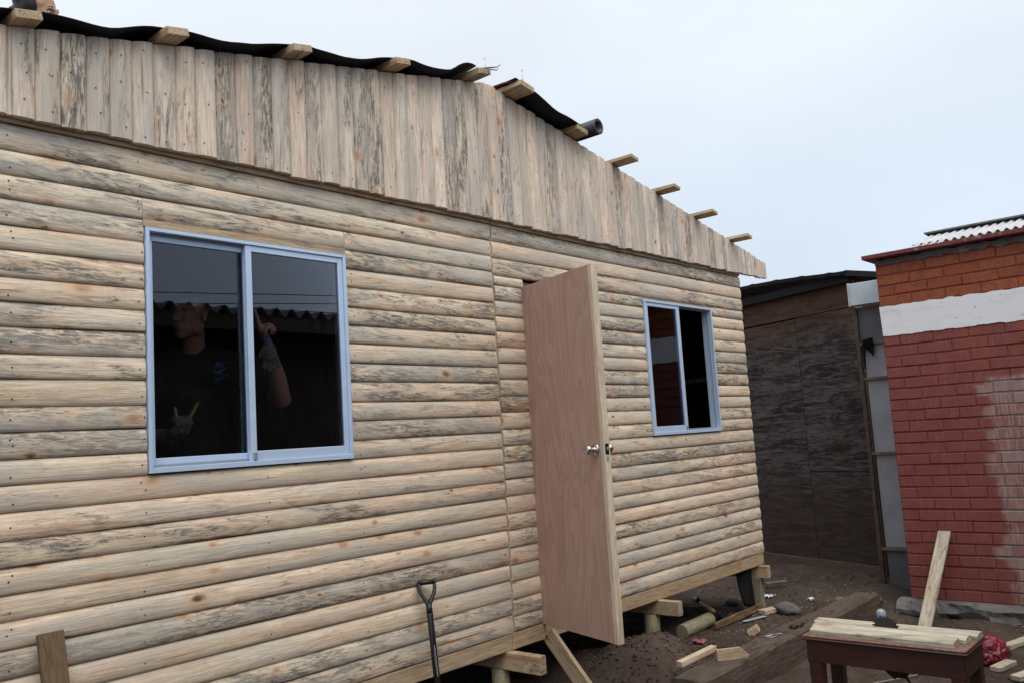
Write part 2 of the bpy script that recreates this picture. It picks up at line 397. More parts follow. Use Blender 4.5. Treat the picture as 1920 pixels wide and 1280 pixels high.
def white_mat():
    N = NB('white_paint', 0.75, 0.3)
    p = N.pos()
    a = N.noise(N.vm('MULTIPLY', p, (1, 6, 14)), 1, 6, 0.7); b = N.noise(p, 30, 4, 0.6)
    c = N.mix(N.rng(a, 0.5, 0.75, 0, 0.6), (0.84, 0.84, 0.87), (0.66, 0.60, 0.58))
    c = N.mix(N.rng(b, 0.66, 0.72, 0, 0.9), c, (0.42, 0.24, 0.20))
    N.bump(a, 0.4, 0.008)
    return N.col(c)
M['whitepaint'] = white_mat()
def redpaint():
    N = NB('red_coping_paint', 0.7, 0.3)
    a = N.noise(N.pos(), 22, 6, 0.7)
    return N.col(N.mix(N.rng(a, 0.55, 0.66), (0.17, 0.042, 0.040), (0.28, 0.20, 0.185)))
M['coping'] = redpaint()

# ------------------------------------------------------------------ object helpers
def wmat(o):
    m = o.matrix_basis.copy()
    if o.parent: m = wmat(o.parent) @ o.matrix_parent_inverse @ m
    return m
def link(name, me, mat, parent=None, Mx=None):
    o = bpy.data.objects.new(name, me)
    COL.objects.link(o)
    if mat and not me.materials: me.materials.append(M[mat] if isinstance(mat, str) else mat)
    if Mx is not None: o.matrix_basis = Mx
    if parent:
        o.parent = parent; o.matrix_parent_inverse = wmat(parent).inverted()
    return o
def mk(name, verts, faces, mat, parent=None, Mx=None, smooth=False):
    me = bpy.data.meshes.new(name); me.from_pydata([tuple(v) for v in verts], [], faces); me.update()
    if smooth: me.polygons.foreach_set('use_smooth', [True] * len(me.polygons))
    return link(name, me, mat, parent, Mx)
def tag(o, label, cat=None, group=None, kind=None):
    if label: o['label'] = label
    if cat: o['category'] = cat
    if group: o['group'] = group
    if kind: o['kind'] = kind
    return o
def thing(name, loc, label, cat, group=None):
    o = bpy.data.objects.new(name, None); o.empty_display_size = 0.1
    COL.objects.link(o); o.location = loc
    o.matrix_basis = Matrix.Translation(loc)
    return tag(o, label, cat, group)
T = Matrix.Translation
def RX(a): return Matrix.Rotation(a, 4, 'X')
def RY(a): return Matrix.Rotation(a, 4, 'Y')
def RZ(a): return Matrix.Rotation(a, 4, 'Z')
def bm_obj(name, bm, mat, parent=None, Mx=None, smooth=False):
    me = bpy.data.meshes.new(name); bm.to_mesh(me); bm.free()
    if smooth: me.polygons.foreach_set('use_smooth', [True] * len(me.polygons))
    return link(name, me, mat, parent, Mx)
def box_bm(size, bev=0.0, seg=1):
    bm = bmesh.new(); bmesh.ops.create_cube(bm, size=1)
    for v in bm.verts: v.co = Vector((v.co.x * size[0], v.co.y * size[1], v.co.z * size[2]))
    if bev: bmesh.ops.bevel(bm, geom=bm.edges[:], offset=bev, segments=seg, affect='EDGES', profile=0.5)
    return bm
def box(name, size, loc, mat, parent=None, rot=None, bev=0.0):
    Mx = T(loc) @ (rot if rot is not None else Matrix())
    return bm_obj(name, box_bm(size, bev), mat, parent, Mx)
def boxr(name, a, b, mat, parent=None, bev=0.0):
    a, b = Vector(a), Vector(b)
    return box(name, [abs(q) for q in (b - a)], (a + b) / 2, mat, parent, None, bev)
def frame_x(d, upv=(0, 0, 1)):
    """rotation whose local X runs along d and local Z is close to upv"""
    x = Vector(d).normalized(); z = Vector(upv) - Vector(upv).dot(x) * x
    z.normalize(); y = z.cross(x)
    return Matrix(((x.x, y.x, z.x, 0), (x.y, y.y, z.y, 0), (x.z, y.z, z.z, 0), (0, 0, 0, 1)))
def beam(name, p0, p1, wd, ht, mat, parent=None, upv=(0, 0, 1), bev=0.003):
    p0, p1 = Vector(p0), Vector(p1)
    return bm_obj(name, box_bm(((p1 - p0).length, wd, ht), bev), mat, parent, T((p0 + p1) / 2) @ frame_x(p1 - p0, upv))
def tube_geo(pts, rad, n=10, cap=True):
    vs, fs = [], []
    pts = [Vector(p) for p in pts]
    prev = None
    for i, p in enumerate(pts):
        d = (pts[min(i + 1, len(pts) - 1)] - pts[max(i - 1, 0)]).normalized()
        a = prev if prev is not None else (Vector((0, 0, 1)) if abs(d.z) < .9 else Vector((1, 0, 0)))
        a = (a - a.dot(d) * d).normalized(); prev = a
        b = d.cross(a)
        r_ = rad[i] if isinstance(rad, (list, tuple)) else rad
        for k in range(n):
            t = 2 * math.pi * k / n
            vs.append(p + (a * math.cos(t) + b * math.sin(t)) * r_)
    for i in range(len(pts) - 1):
        for k in range(n):
            fs.append((i * n + k, i * n + (k + 1) % n, (i + 1) * n + (k + 1) % n, (i + 1) * n + k))
    if cap:
        fs.append(tuple(range(n))[::-1]); fs.append(tuple(range((len(pts) - 1) * n, len(pts) * n)))
    return vs, fs
def tube(name, pts, rad, mat, parent=None, n=10, Mx=None):
    v, f = tube_geo(pts, rad, n)
    o = mk(name, v, f, mat, parent, Mx)
    o.data.polygons.foreach_set('use_smooth', [len(p.vertices) == 4 for p in o.data.polygons])
    return o
def prism(name, pts2, depth, mat, parent=None, Mx=None, axis=1):
    """polygon in local XZ extruded along local Y by depth (centred)"""
    n = len(pts2)
    v = [(x, -depth / 2, z) for x, z in pts2] + [(x, depth / 2, z) for x, z in pts2]
    f = [tuple(range(n)), tuple(range(2 * n - 1, n - 1, -1))] + [(i, i + n, (i + 1) % n + n, (i + 1) % n) for i in range(n)]
    o = mk(name, v, f, mat, parent, Mx)
    bm = bmesh.new(); bm.from_mesh(o.data); bmesh.ops.recalc_face_normals(bm, faces=bm.faces[:]); bm.to_mesh(o.data); bm.free()
    return o
def wob(seed):
    rr = random.Random(seed)
    ks = [(rr.uniform(1.0, 9.0), rr.uniform(0, 6.28), rr.uniform(.4, 1)) for _ in range(4)]
    return lambda x: sum(a * math.sin(k * x + ph) for k, ph, a in ks) / 2.2

# half-round siding board: local X along, Z across, bulging towards local -Y
PROF = [(-.500, -.001), (-.494, -.0080), (-.466, -.0122), (-.38, -.0158), (-.17, -.0180), (.06, -.0176), (.265, -.0148), (.415, -.0098), (.485, -.0048), (.500, -.001)]
def log_geo(L, h, seed, shear=0.0, depth=1.0, back=.016):
    n = max(2, int(L / .11)); W1, W2, W3 = wob(seed), wob(seed + 99), wob(seed + 177)
    rr = random.Random(seed)
    vs, fs = [], []
    m = len(PROF)
    kd = depth * rr.uniform(.92, 1.06)
    for i in range(n + 1):
        t = i / n; x0 = -L / 2 + L * t
        for j, (pz, py) in enumerate(PROF):
            z = pz * h
            if j <= 1: z += .0020 * W1(x0) - .0006
            if j >= m - 2: z += .0018 * W2(x0)
            y = py * kd + (.0012 * W3(x0) if 0 < j < m - 1 else 0)
            x = x0 + (shear * z if i == n else 0)
            vs.append((x, y, z))
    for i in range(n):
        for j in range(m - 1):
            a = i * m + j
            fs.append((a, a + m, a + m + 1, a + 1))
    ns = len(fs)
    # ends and back
    b = len(vs)
    for i in (0, n):
        for j in range(m): vs.append(vs[i * m + j])
        for pz in (PROF[0][0], PROF[-1][0]):
            z = pz * h; vs.append(((-L / 2 if i == 0 else L / 2 + shear * z), back, z))
    e0 = list(range(b, b + m)); l0, h0 = b + m, b + m + 1
    e1 = list(range(b + m + 2, b + 2 * m + 2)); l1, h1 = b + 2 * m + 2, b + 2 * m + 3
    fs.append(tuple(e0 + [h0, l0])); fs.append(tuple(reversed(e1 + [h1, l1])))
    fs.append((l0, h0, h1, l1)); fs.append((e0[0], l0, l1, e1[0])); fs.append((e0[-1], e1[-1], h1, h0))
    return vs, fs, ns
def log_board(name, L, h, Mx, mat, parent, seed, shear=0.0, depth=1.0):
    vs, fs, ns = log_geo(L, h, seed, shear, depth)
    o = mk(name, vs, fs, mat, parent, Mx)
    o.data.polygons.foreach_set('use_smooth', [i < ns for i in range(len(fs))])
    return o
def prof_y(zf):   # outward bulge at fraction zf (-.5 .. .5)
    for (a, ya), (b, yb) in zip(PROF, PROF[1:]):
        if a <= zf <= b: return ya + (yb - ya) * (zf - a) / (b - a)
    return 0

# ------------------------------------------------------------------ ground
def smooth(a, b, x):
    t = max(0.0, min(1.0, (x - a) / (b - a))); return t * t * (3 - 2 * t)
def gz(x, y):
    drop = smooth(-.62, -.86, y) if 4.5 < x < 7.3 else smooth(-.25, -1.0, y)
    if 7.3 <= x < 8.6: drop = smooth(-.55, -.95, y)
    z = -.10 * drop
    d = math.hypot((x - 5.02) / .50, (y + .13) / .36)
    z += .20 * max(0, 1 - d * d) ** 1.5
    d = math.hypot((x - 4.75) / .4, (y - .25) / .4); z += .12 * max(0, 1 - d * d) ** 1.5
    z += .03 * smooth(7.6, 9.0, x)
    nzv = mnoise.noise(Vector((x * 1.1, y * 1.1, 3.3)))
    nf = mnoise.fractal(Vector((x * 5, y * 5, 1.7)), 1.0, 2.0, 4)
    return z + .022 * nzv + .019 * nf
def axis(a0, a1, b0, b1, step, far):
    out = []
    x = b0
    k = step
    lo = []
    while x > a0:
        k *= 1.35; x -= k; lo.append(max(x, a0))
    out = lo[::-1]
    x = b0
    while x < b1: out.append(x); x += step
    k = step
    while x < a1:
        out.append(min(x, a1)); k *= 1.35; x += k
    out.append(a1)
    return sorted(set(out))
gx = axis(-300, 300, 3.6, 9.4, .028, 0); gy = axis(-300, 300, -2.7, 1.9, .028, 0)
gv = [(x, y, gz(x, y) if abs(x) < 40 and abs(y) < 40 else 0.0) for y in gy for x in gx]
nx = len(gx)
gf = [(j * nx + i, j * nx + i + 1, (j + 1) * nx + i + 1, (j + 1) * nx + i) for j in range(len(gy) - 1) for i in range(nx - 1)]
ground = mk('ground', gv, gf, 'dirt', smooth=True)
ground['kind'] = 'structure'

# ------------------------------------------------------------------ the cabin
SEAM, XL, XR = 3.78, 0.56, 7.0
cabin = thing('wooden_cabin', ((XL + XR) / 2, 0, 0), 'unfinished cabin of half-log pine siding with vertical boarded gable, on short posts', 'cabin')
H = .0940
Z0 = 2.712               # top of the first full row
LW = (1.668, 2.692, 1.494, 2.497)    # left window opening x0,x1,z0,z1
RW = (5.405, 6.432, 1.494, 2.490)
DR = (4.05, 4.79, .455, 2.488)
nail_v, nail_f = [], []
def nail(x, y, z, nrm=(0, -1, 0), r_=.0036):
    n_ = Vector(nrm).normalized(); a = n_.orthogonal().normalized(); b = n_.cross(a)
    c = Vector((x, y, z)) + n_ * .0012; i0 = len(nail_v)
    for k in range(6):
        t = k * math.pi / 3
        nail_v.append(c + (a * math.cos(t) + b * math.sin(t)) * r_)
    nail_f.append(tuple(range(i0, i0 + 6)))
seed = [1000]
def hlog(x0, x1, zt, zb, y=0.0, cols=(), mat='log', depth=1.0):
    seed[0] += 1
    rr = random.Random(seed[0])
    o = log_board('log_board', x1 - x0, zt - zb - .0016, T(((x0 + x1) / 2, y, (zt + zb) / 2)), mat, cabin, seed[0], depth=depth)
    for c in list(cols):
        if x0 + .01 < c < x1 - .01:
            q = rr.uniform(-.28, .05)
            nail(c + rr.uniform(-.012, .012), y + prof_y(q) * depth, (zt + zb) / 2 + q * (zt - zb))
            if rr.random() < .15: nail(c + rr.uniform(-.012, .012), y + prof_y(.2) * depth, (zt + zb) / 2 + .22 * (zt - zb))
    return o
def zrow(k, jit): return Z0 - H * k + jit
NCL = [.62, 1.166, 1.648, 2.208, 2.725, 3.266, 3.745]
rr0 = random.Random(5)
jl = [rr0.uniform(-.004, .004) for _ in range(30)]; jl[14] = .0015
js = [.006 + .018 * math.sin(k * .19) + rr0.uniform(-.003, .003) for k in range(30)]
jr = [rr0.uniform(-.003, .003) for _ in range(30)]; jr[14] = .0015; jr[3] = -.016
# left panel
for k in range(-1, 24):
    zt, zb = zrow(k, jl[k + 1]), zrow(k + 1, jl[k + 2])
    if k == -1: zt = 2.815
    if k == 23: zb = .447
    if zb < LW[3] - .02 and zt > LW[2] + .02:
        zt2 = zt
        hlog(XL, LW[0] - .002, zt, zb, cols=NCL)
        hlog(LW[1] + .004, SEAM - .004, zt, zb, cols=NCL)
    elif k in (1, ):
        hlog(XL, LW[0] - .006, zt, zb, cols=NCL); hlog(LW[0] - .004, LW[1] - .002, zt, zb, cols=NCL); hlog(LW[1], SEAM - .004, zt, zb, cols=NCL)
    else:
        hlog(XL, SEAM - .004, zt, zb, cols=NCL)
# strip closing the gap over the left window, above the row that the window cuts
# short panel beside the door, and right panel
NCR = [4.85, 5.37, 5.87, 6.46, 6.955]
for k in range(-1, 24):
    zt, zb = zrow(k, jr[k + 1]), zrow(k + 1, jr[k + 2])
    if k == -1: zt = 2.81
    if k == 23: zb = .452
    if zb > DR[3] - .02:
        hlog(SEAM + .006, XR, zt, zb, y=-.003, cols=[3.83, 4.3] + NCR)
        continue
    a, b = zrow(k, js[k + 1]), zrow(k + 1, js[k + 2])
    if k == 2: a = zt - .002
    if k == 23: b = .455
    hlog(SEAM + .010, DR[0], a, b, y=-.004, cols=[3.81, 4.03])
    if zb < RW[3] - .02 and zt > RW[2] + .02:
        hlog(DR[1], RW[0] - .003, zt, zb, cols=NCR); hlog(RW[1] + .006, XR, zt, zb, cols=NCR)
    else:
        hlog(DR[1], XR, zt, zb, cols=NCR)
# boards of the right side wall, seen edge on at the corner
for k in range(-1, 24):
    zt, zb = zrow(k, 0), zrow(k + 1, 0)
    if k == -1: zt = 2.81
    seed[0] += 1
    o = log_board('log_board', 3.2, zt - zb - .0016, T((XR + .018, 1.615, (zt + zb) / 2)) @ RZ(R(90)), 'log', cabin, seed[0])
    seed[0] += 1
    log_board('log_board', 3.2, zt - zb - .0016, T((XL - .018, 1.615, (zt + zb) / 2)) @ RZ(R(-90)), 'log', cabin, seed[0])
boxr('corner_trim', (XR + .0005, .0, .452), (XR + .016, .02, 2.81), 'pine', cabin)
# seam bead between the two panels
boxr('seam_bead', (SEAM - .0035, -.012, .45), (SEAM + .0055, .016, 2.815), 'pine', cabin)
# strips between siding and gable boards
boxr('gable_strip', (XL, -.022, 2.815), (SEAM - .006, .010, 2.86), 'pine', cabin)
boxr('gable_strip', (SEAM + .004, -.022, 2.811), (XR - .01, .010, 2.86), 'pine', cabin)

# sheathing behind the siding, with openings
def sheath(name, y0, y1, mat):
    xs = [XL, LW[0], LW[1], DR[0], DR[1], RW[0], RW[1], XR]
    cells = []
    for i in range(7):
        x0, x1 = xs[i], xs[i + 1]
        if i == 1: cells += [(x0, x1, .45, LW[2]), (x0, x1, LW[3], 2.80)]
        elif i == 3: cells += [(x0, x1, DR[3], 2.80)]
        elif i == 5: cells += [(x0, x1, .45, RW[2]), (x0, x1, RW[3], 2.80)]
        else: cells += [(x0, x1, .45, 2.80)]
    v, f = [], []
    for x0, x1, z0, z1 in cells:
        b = len(v)
        v += [(x0, y0, z0), (x1, y0, z0), (x1, y1, z0), (x0, y1, z0), (x0, y0, z1), (x1, y0, z1), (x1, y1, z1), (x0, y1, z1)]
        f += [tuple(b + q for q in t) for t in ((0, 1, 5, 4), (1, 2, 6, 5), (2, 3, 7, 6), (3, 0, 4, 7), (4, 5, 6, 7), (3, 2, 1, 0))]
    return mk(name, v, f, mat, cabin)
sheath('wall_lining', .018, .030, 'lining')
boxr('wall_lining', (XR - .03, .03, .45), (XR - .002, 3.2, 2.80), 'lining', cabin)
boxr('wall_lining', (XL + .002, .03, .45), (XL + .03, 3.2, 2.80), 'lining', cabin)
boxr('wall_lining', (XL + .002, 3.2, .45), (XR - .002, 3.23, 2.80), 'lining', cabin)
boxr('added_ceiling_lining', (XL, .02, 2.80), (XR, 3.24, 2.82), 'lining', cabin)  # unseen ceiling, added to stop light from the open roof slope reaching the interior
boxr('floor_deck', (XL, .02, .425), (XR, 3.22, .449), 'floorin', cabin)
# framing inside
for x in (1.60, 2.78, 5.32, 6.56, 4.00, 4.85):
    boxr('stud', (x - .02, .031, .45), (x + .02, .091, 2.799), 'pine', cabin)
for y in (.7, 1.5, 2.3):
    boxr('stud', (XR - .095, y, .45), (XR - .031, y + .04, 2.799), 'rail', cabin)
boxr('nogging', (XR - .09, .1, 1.925), (XR - .034, 3.1, 1.965), 'rail', cabin)
for x in (1.3, 2.2, 3.1, 4.0, 5.0, 6.0):
    boxr('stud', (x, 3.13, .45), (x + .04, 3.199, 2.799), 'rail', cabin)
# header over the door and skirting board along the bottom
boxr('skirt_board', (XL, -.012, .362), (SEAM - .012, .02, .446), 'pine', cabin, .002)
boxr('skirt_board', (SEAM - .009, -.016, .362), (4.055, .018, .452), 'pine', cabin, .002)
boxr('skirt_board', (4.06, -.012, .360), (XR - .012, .02, .449), 'pine', cabin, .002)
boxr('door_jamb', (DR[0] - .001, .005, .45), (DR[0] + .022, .10, DR[3]), 'pine', cabin)
boxr('door_jamb', (DR[1] - .022, .005, .45), (DR[1] + .001, .10, DR[3]), 'pine', cabin)
boxr('door_head', (DR[0] + .022, .005, DR[3] - .022), (DR[1] - .022, .10, DR[3]), 'rail', cabin)

# gable boards
RIDGE, ZR, SL = 3.80, 3.672, .190
YG = -.040
def ztop(x): return ZR - SL * abs(x - RIDGE)
def vlog(xc, wdt, z0, z1, shear):
    seed[0] += 1
    L = z1 - z0
    Mx = Matrix(((0, 0, -1, xc), (0, 1, 0, YG), (1, 0, 0, (z0 + z1) / 2), (0, 0, 0, 1)))
    o = log_board('gable_board', L, wdt - .0014, Mx, 'gable', cabin, seed[0], shear, 1.15)
    rr = random.Random(seed[0])
    for zz in (z0 + .05, z0 + L * .5, z1 - .06):
        if rr.random() < .85:
            q = rr.uniform(-.2, .2)
            nail(xc - q * wdt, YG + prof_y(q) * 1.22, zz + rr.uniform(-.03, .03))
x = SEAM - .002
rr1 = random.Random(11)
while x > .30:
    wd = .095 + rr1.uniform(-.005, .004)
    xc = x - wd / 2
    vlog(xc, wd, 2.835 + rr1.uniform(-.006, .005), ztop(xc) + rr1.uniform(-.003, .003), -SL)
    x -= wd
x = SEAM + .002
while x < 7.43:
    wd = .095 + rr1.uniform(-.005, .004)
    xc = x + wd / 2
    vlog(xc, wd, 2.832 + rr1.uniform(-.006, .005), ztop(xc) - .004 + rr1.uniform(-.003, .003), SL)
    x += wd
# gable infill behind the boards
gi = [(XL, 2.82), (XR, 2.82), (XR, ztop(XR) - .02), (RIDGE, ZR - .02), (XL, ztop(XL) - .02)]
prism('gable_lining', gi, .012, 'lining', cabin, T((0, -.015, 0)))
mk('nail_heads', nail_v, nail_f, 'nail', cabin)['kind'] = 'stuff'

# purlins
PL = [(.62, .15, .1), (1.19, .135, .095), (1.755, .165, .098), (2.375, .17, .105), (3.005, .175, .105), (3.625, .19, .11)]
PR = [(3.985, .215, .125), (4.60, .165, .115), (5.115, .23, .092), (5.685, .225, .088), (6.245, .23, .088), (6.845, .225, .088)]
TH = .034
pur = []
for i, (x, o_, wd) in enumerate(PL + PR):
    sgn = -1 if x < RIDGE else 1
    ang = sgn * math.atan(SL)
    zc = ztop(x) + .004 + TH / 2
    if i >= 6 + 2: th = .026
    else: th = TH
    zc = ztop(x) + .005 + th / 2
    y0, y1 = -o_, 3.2 + rr1.uniform(0, .1)
    o = bm_obj('purlin', box_bm((y1 - y0, wd, th), .002), 'pine', cabin, T((x, (y0 + y1) / 2, zc)) @ RY(ang) @ RZ(R(90)))
    pur.append(o)
# two nails standing out of the ridge purlins
for x, y, z in ((3.66, -.17, ztop(3.66) + .045), (3.955, -.205, ztop(3.955) + .047)):
    b_ = tube('standing_nail', [(x, y, z - .02), (x - .004, y, z + .062)], .0014, 'brightnail', cabin, 6)
    tube('nail_head', [(x - .004, y, z + .062), (x - .004, y, z + .064)], .004, 'brightnail', b_, 8)
# roofing felt, slack between the purlins
def felt(x0, x1, xs, y_edge, sd):
    rr = random.Random(sd); nxs = int((x1 - x0) / .035); nys = 40
    v, f = [], []
    W, W2 = wob(sd), wob(sd + 3)
    for j in range(nys + 1):
        ty = j / nys
        for i in range(nxs + 1):
            xx = x0 + (x1 - x0) * i / nxs
            e_ = -y_edge(xx) - .012 * W(xx * 1.4) - .006 * mnoise.noise(Vector((xx * 9, sd, 0)))
            yy = e_ + (3.35 - e_) * ty ** 1.6
            dmin = min(abs(xx - q) for q in xs)
            sag = -.028 * smooth(.05, .28, dmin) * (1 if yy < .1 else .6)
            crown = 0
            if x0 < 2 and xx > 3.40: crown = .030 * math.sin(math.pi * min(1, (xx - 3.40) / .24)) * max(0, 1 - ty * 6)
            zz = ztop(xx) + .006 + TH + .004 + sag + .004 * W2(xx * 2.6 + yy * 2) * min(1, dmin * 6) + crown
            zz += .005 * mnoise.noise(Vector((xx * 7, yy * 3, sd)))
            if dmin < .07: zz = max(zz, ztop(xx) + TH + .010)
            v.append((xx, yy, zz))
    n = nxs + 1
    for j in range(nys):
        for i in range(nxs): f.append((j * n + i, j * n + i + 1, (j + 1) * n + i + 1, (j + 1) * n + i))
    o = mk('roofing_felt', v, f, 'felt', cabin, smooth=True)
    md = o.modifiers.new('thick', 'SOLIDIFY'); md.thickness = .004; md.offset = 1
    return o
felt(.30, 3.60, [p[0] for p in PL], lambda x: .112 + .014 * (x - 1), 41)
fr = felt(3.905, 4.70, [PR[0][0], PR[1][0]], lambda x: .19 - .03 * (x - 3.9), 52)
# the unrolled end: a hollow roll lying down the slope
rx, rz = 4.735, ztop(4.735) + TH + .058
sp = []
for k in range(64):
    a = k / 63 * 5.2 * math.pi; rad_ = .052 - .016 * k / 63
    sp.append((rad_ * math.sin(a), -rad_ * math.cos(a)))
v, f = [], []
for yy in (-.20, 3.2):
    for (a, b) in sp: v.append((rx + a, yy, rz + b))
for k in range(63): f.append((k, k + 1, k + 65, k + 64))
ro = mk('felt_roll', v, f, 'rollfelt', fr, smooth=True)
md = ro.modifiers.new('thick', 'SOLIDIFY'); md.thickness = .0045
# torn red underlay at the ridge
tube('torn_underlay', [(3.60, -.15, ztop(3.6) + .046), (3.66, -.18, ztop(3.66) + .046), (3.72, -.21, ztop(3.70) + .052), (3.745, -.215, ztop(3.72) + .072)], [.004, .005, .003, .001], 'redtape', cabin, 6)
tube('torn_underlay', [(3.66, -.18, ztop(3.66) + .038), (3.72, -.20, ztop(3.70) + .036), (3.735, -.205, ztop(3.72) + .045)], [.004, .003, .001], 'redtape', cabin, 6)
tube('torn_underlay', [(3.88, -.03, ztop(3.9) + .030), (3.90, -.1, ztop(3.91) + .040), (3.925, -.18, ztop(3.93) + .042)], [.008, .007, .003], 'redtape', cabin, 6)

# floor beams, posts
for x, o_, zt in ((1.4, .05, .359), (3.74, .25, .359), (5.335, .17, .358), (6.915, .085, .357)):
    boxr('floor_beam', (x - .027, -o_, zt - .098), (x + .027, 3.2, zt), 'pine', cabin, .003)
def post(x, y, r_, top):
    g = gz(x, y) - .06
    tube('post', [(x, y, g), (x, y, g + .1), (x, y, (g + top) / 2), (x, y, top)], [r_ * 1.02, r_, r_ * .99, r_ * .98], 'post', cabin, 14)
post(3.74, .07, .052, .260); post(5.335, .07, .055, .259); post(1.4, .07, .052, .260)
post(3.74, 1.6, .052, .260); post(5.335, 1.6, .052, .259); post(6.92, 1.6, .052, .258)
boxr('post', (6.885, -.012, -.06), (6.945, .05, .258), 'post', cabin, .004)
# loose flap of black felt hanging below the floor edge
v, f = [], []
for j in range(9):
    t = j / 8
    for i in range(7):
        s_ = i / 6
        xx = 6.60 + .10 * t + s_ * (.30 - .12 * t)
        v.append((xx, .055 + .015 * math.sin(s_ * 7 + t * 3), .36 - t * (.30 + .05 * s_)))
for j in range(8):
    for i in range(6): f.append((j * 7 + i, j * 7 + i + 1, (j + 1) * 7 + i + 1, (j + 1) * 7 + i))
o = mk('felt_flap', v, f, 'felt', cabin, smooth=True)
o.modifiers.new('thick', 'SOLIDIFY').thickness = .004

# ------------------------------------------------------------------ sliding windows
def rect_frame(name, x0, x1, z0, z1, wl, wr, wb, wt, y0, y1, mat, parent, bev=.0015):
    bm = bmesh.new()
    def bx(a, b):
        m_ = box_bm([b[i] - a[i] for i in range(3)], bev)
        bmesh.ops.translate(m_, verts=m_.verts, vec=[(a[i] + b[i]) / 2 for i in range(3)])
        me_ = bpy.data.meshes.new('t'); m_.to_mesh(me_); m_.free(); bm.from_mesh(me_); bpy.data.meshes.remove(me_)
    bx((x0, y0, z0), (x0 + wl, y1, z1)); bx((x1 - wr, y0, z0), (x1, y1, z1))
    bx((x0 + wl + .0005, y0 + .0006, z0), (x1 - wr - .0005, y1, z0 + wb)); bx((x0 + wl + .0005, y0 + .0006, z1 - wt), (x1 - wr - .0005, y1, z1))
    return bm_obj(name, bm, mat, parent)
def window(op, open_right, label, mid):
    x0, x1, z0, z1 = op
    x0 += .003; x1 -= .003; z0 += .002; z1 -= .003
    fr_ = rect_frame('window', x0, x1, z0, z1, .016, .018, .022, .016, -.026, .062, 'alu', cabin)
    fr_['label'] = label
    # inner track lips
    rect_frame('window_track', x0 + .0165, x1 - .0185, z0 + .0225, z1 - .0165, .006, .006, .012, .010, .0045, .009, 'aludark', fr_)
    # left, rear sash
    s1 = rect_frame('sash', x0 + .017, mid + .014, z0 + .023, z1 - .018, .026, .024, .036, .030, .010, .030, 'alu', fr_)
    boxr('glass_pane', (x0 + .040, .018, z0 + .056), (mid - .006, .022, z1 - .046), 'glass', fr_)
    if not open_right:
        s2 = rect_frame('sash', mid - .014, x1 - .019, z0 + .0225, z1 - .0165, .030, .027, .042, .028, -.018, .003, 'alu', fr_)
        boxr('glass_pane', (mid + .012, -.010, z0 + .062), (x1 - .044, -.006, z1 - .042), 'glass', fr_)
    else:
        wsl = mid - x0 - .02
        s2 = rect_frame('sash', x0 + .028, mid + .030, z0 + .0225, z1 - .0165, .026, .042, .042, .028, -.018, .003, 'alu', fr_)
        boxr('glass_pane', (x0 + .050, -.010, z0 + .062), (mid - .010, -.006, z1 - .042), 'glass', fr_)
    boxr('sash_latch', (mid - .004, -.028, z0 + .026), (mid + .012, -.019, z0 + .060), 'aludark', fr_, .002)
    return fr_
window(LW, False, 'big two-pane sliding window with pale blue aluminium frame', 2.146)
window(RW, True, 'sliding window pushed half open with dark gap at its right', 5.885)
# timber packing over the left window
boxr('window_packing', (RW[0] - .002, -.006, RW[3] + .0005), (RW[1] + .004, .02, zrow(2, jr[3]) - .001), 'pine', cabin)
boxr('window_packing', (LW[0] - .004, -.018, LW[3] + .0005), (LW[1] + .002, .02, zrow(2, jl[3]) - .0005 if zrow(2, jl[3]) > LW[3] + .004 else LW[3] + .006), 'pine', cabin)

# ------------------------------------------------------------------ door, swung out past square
DH = Vector((4.058, -.012, .452)); DANG = math.atan2(-.70 + .012, 3.825 - 4.058)
DM = T(DH) @ RZ(DANG)
DW, DHT, DT = .715, 2.0, .040
door = bm_obj('door', box_bm((DW - .001, DT - .002, DHT), .0015), 'door', cabin, DM @ T((DW / 2, .0, DHT / 2)))
door['label'] = 'reddish plywood door standing open, hinged at the left'
box('door_edge', (DHT, DT, .032), (0, 0, 0), 'clean', door, bev=.0012).matrix_basis = DM @ T((DW + .0155, 0, DHT / 2)) @ RY(R(90))
# which local Y side faces the viewer
sgn = 1 if (DM.to_3x3() @ Vector((0, 1, 0))).dot(CAM - DH) > 0 else -1
def lathe(name, prof, mat, parent, Mx, n=24):
    v, f = [], []
    for (r_, h_) in prof:
        for k in range(n):
            t = 2 * math.pi * k / n; v.append((r_ * math.cos(t), r_ * math.sin(t), h_))
    for i in range(len(prof) - 1):
        for k in range(n): f.append((i * n + k, i * n + (k + 1) % n, (i + 1) * n + (k + 1) % n, (i + 1) * n + k))
    f.append(tuple(range((len(prof) - 1) * n, len(prof) * n)))
    return mk(name, v, f, mat, parent, Mx, True)
KN = [(.033, 0), (.033, .004), (.029, .009), (.015, .012), (.0125, .024), (.014, .028), (.022, .034), (.0265, .044), (.0265, .054), (.022, .063), (.012, .067), (.001, .068)]
kz = 1.005
for s_ in (1, -1):
    Mk = DM @ T((DW - .045, s_ * (DT / 2 - .001), kz)) @ RX(R(-90 * s_))
    kb = lathe('door_knob', KN, 'steel', door, Mk)
Mk = DM @ T((DW - .045, sgn * (DT / 2 + .067), kz))
key = box('key', (.004, .018, .006), (0, 0, 0), 'steel', door); key.matrix_basis = Mk @ T((0, sgn * .008, 0))
ring = bmesh.new()
v, f = tube_geo([(.011 * math.cos(a), 0, .011 * math.sin(a)) for a in [i * math.pi / 8 for i in range(17)]], .0012, 6, False)
mk('key_ring', v, f, 'steel', door, Mk @ T((0, sgn * .014, -.012)), True)
prism('key', [(-.010, 0), (-.006, .008), (.006, .008), (.010, 0), (.007, -.009), (.003, -.012), (.003, -.042), (-.001, -.046), (-.004, -.040), (-.0015, -.034), (-.004, -.028), (-.002, -.012), (-.007, -.009)], .002, 'steel', door, Mk @ T((-.002, sgn * .014, -.030)) @ RY(R(6)))
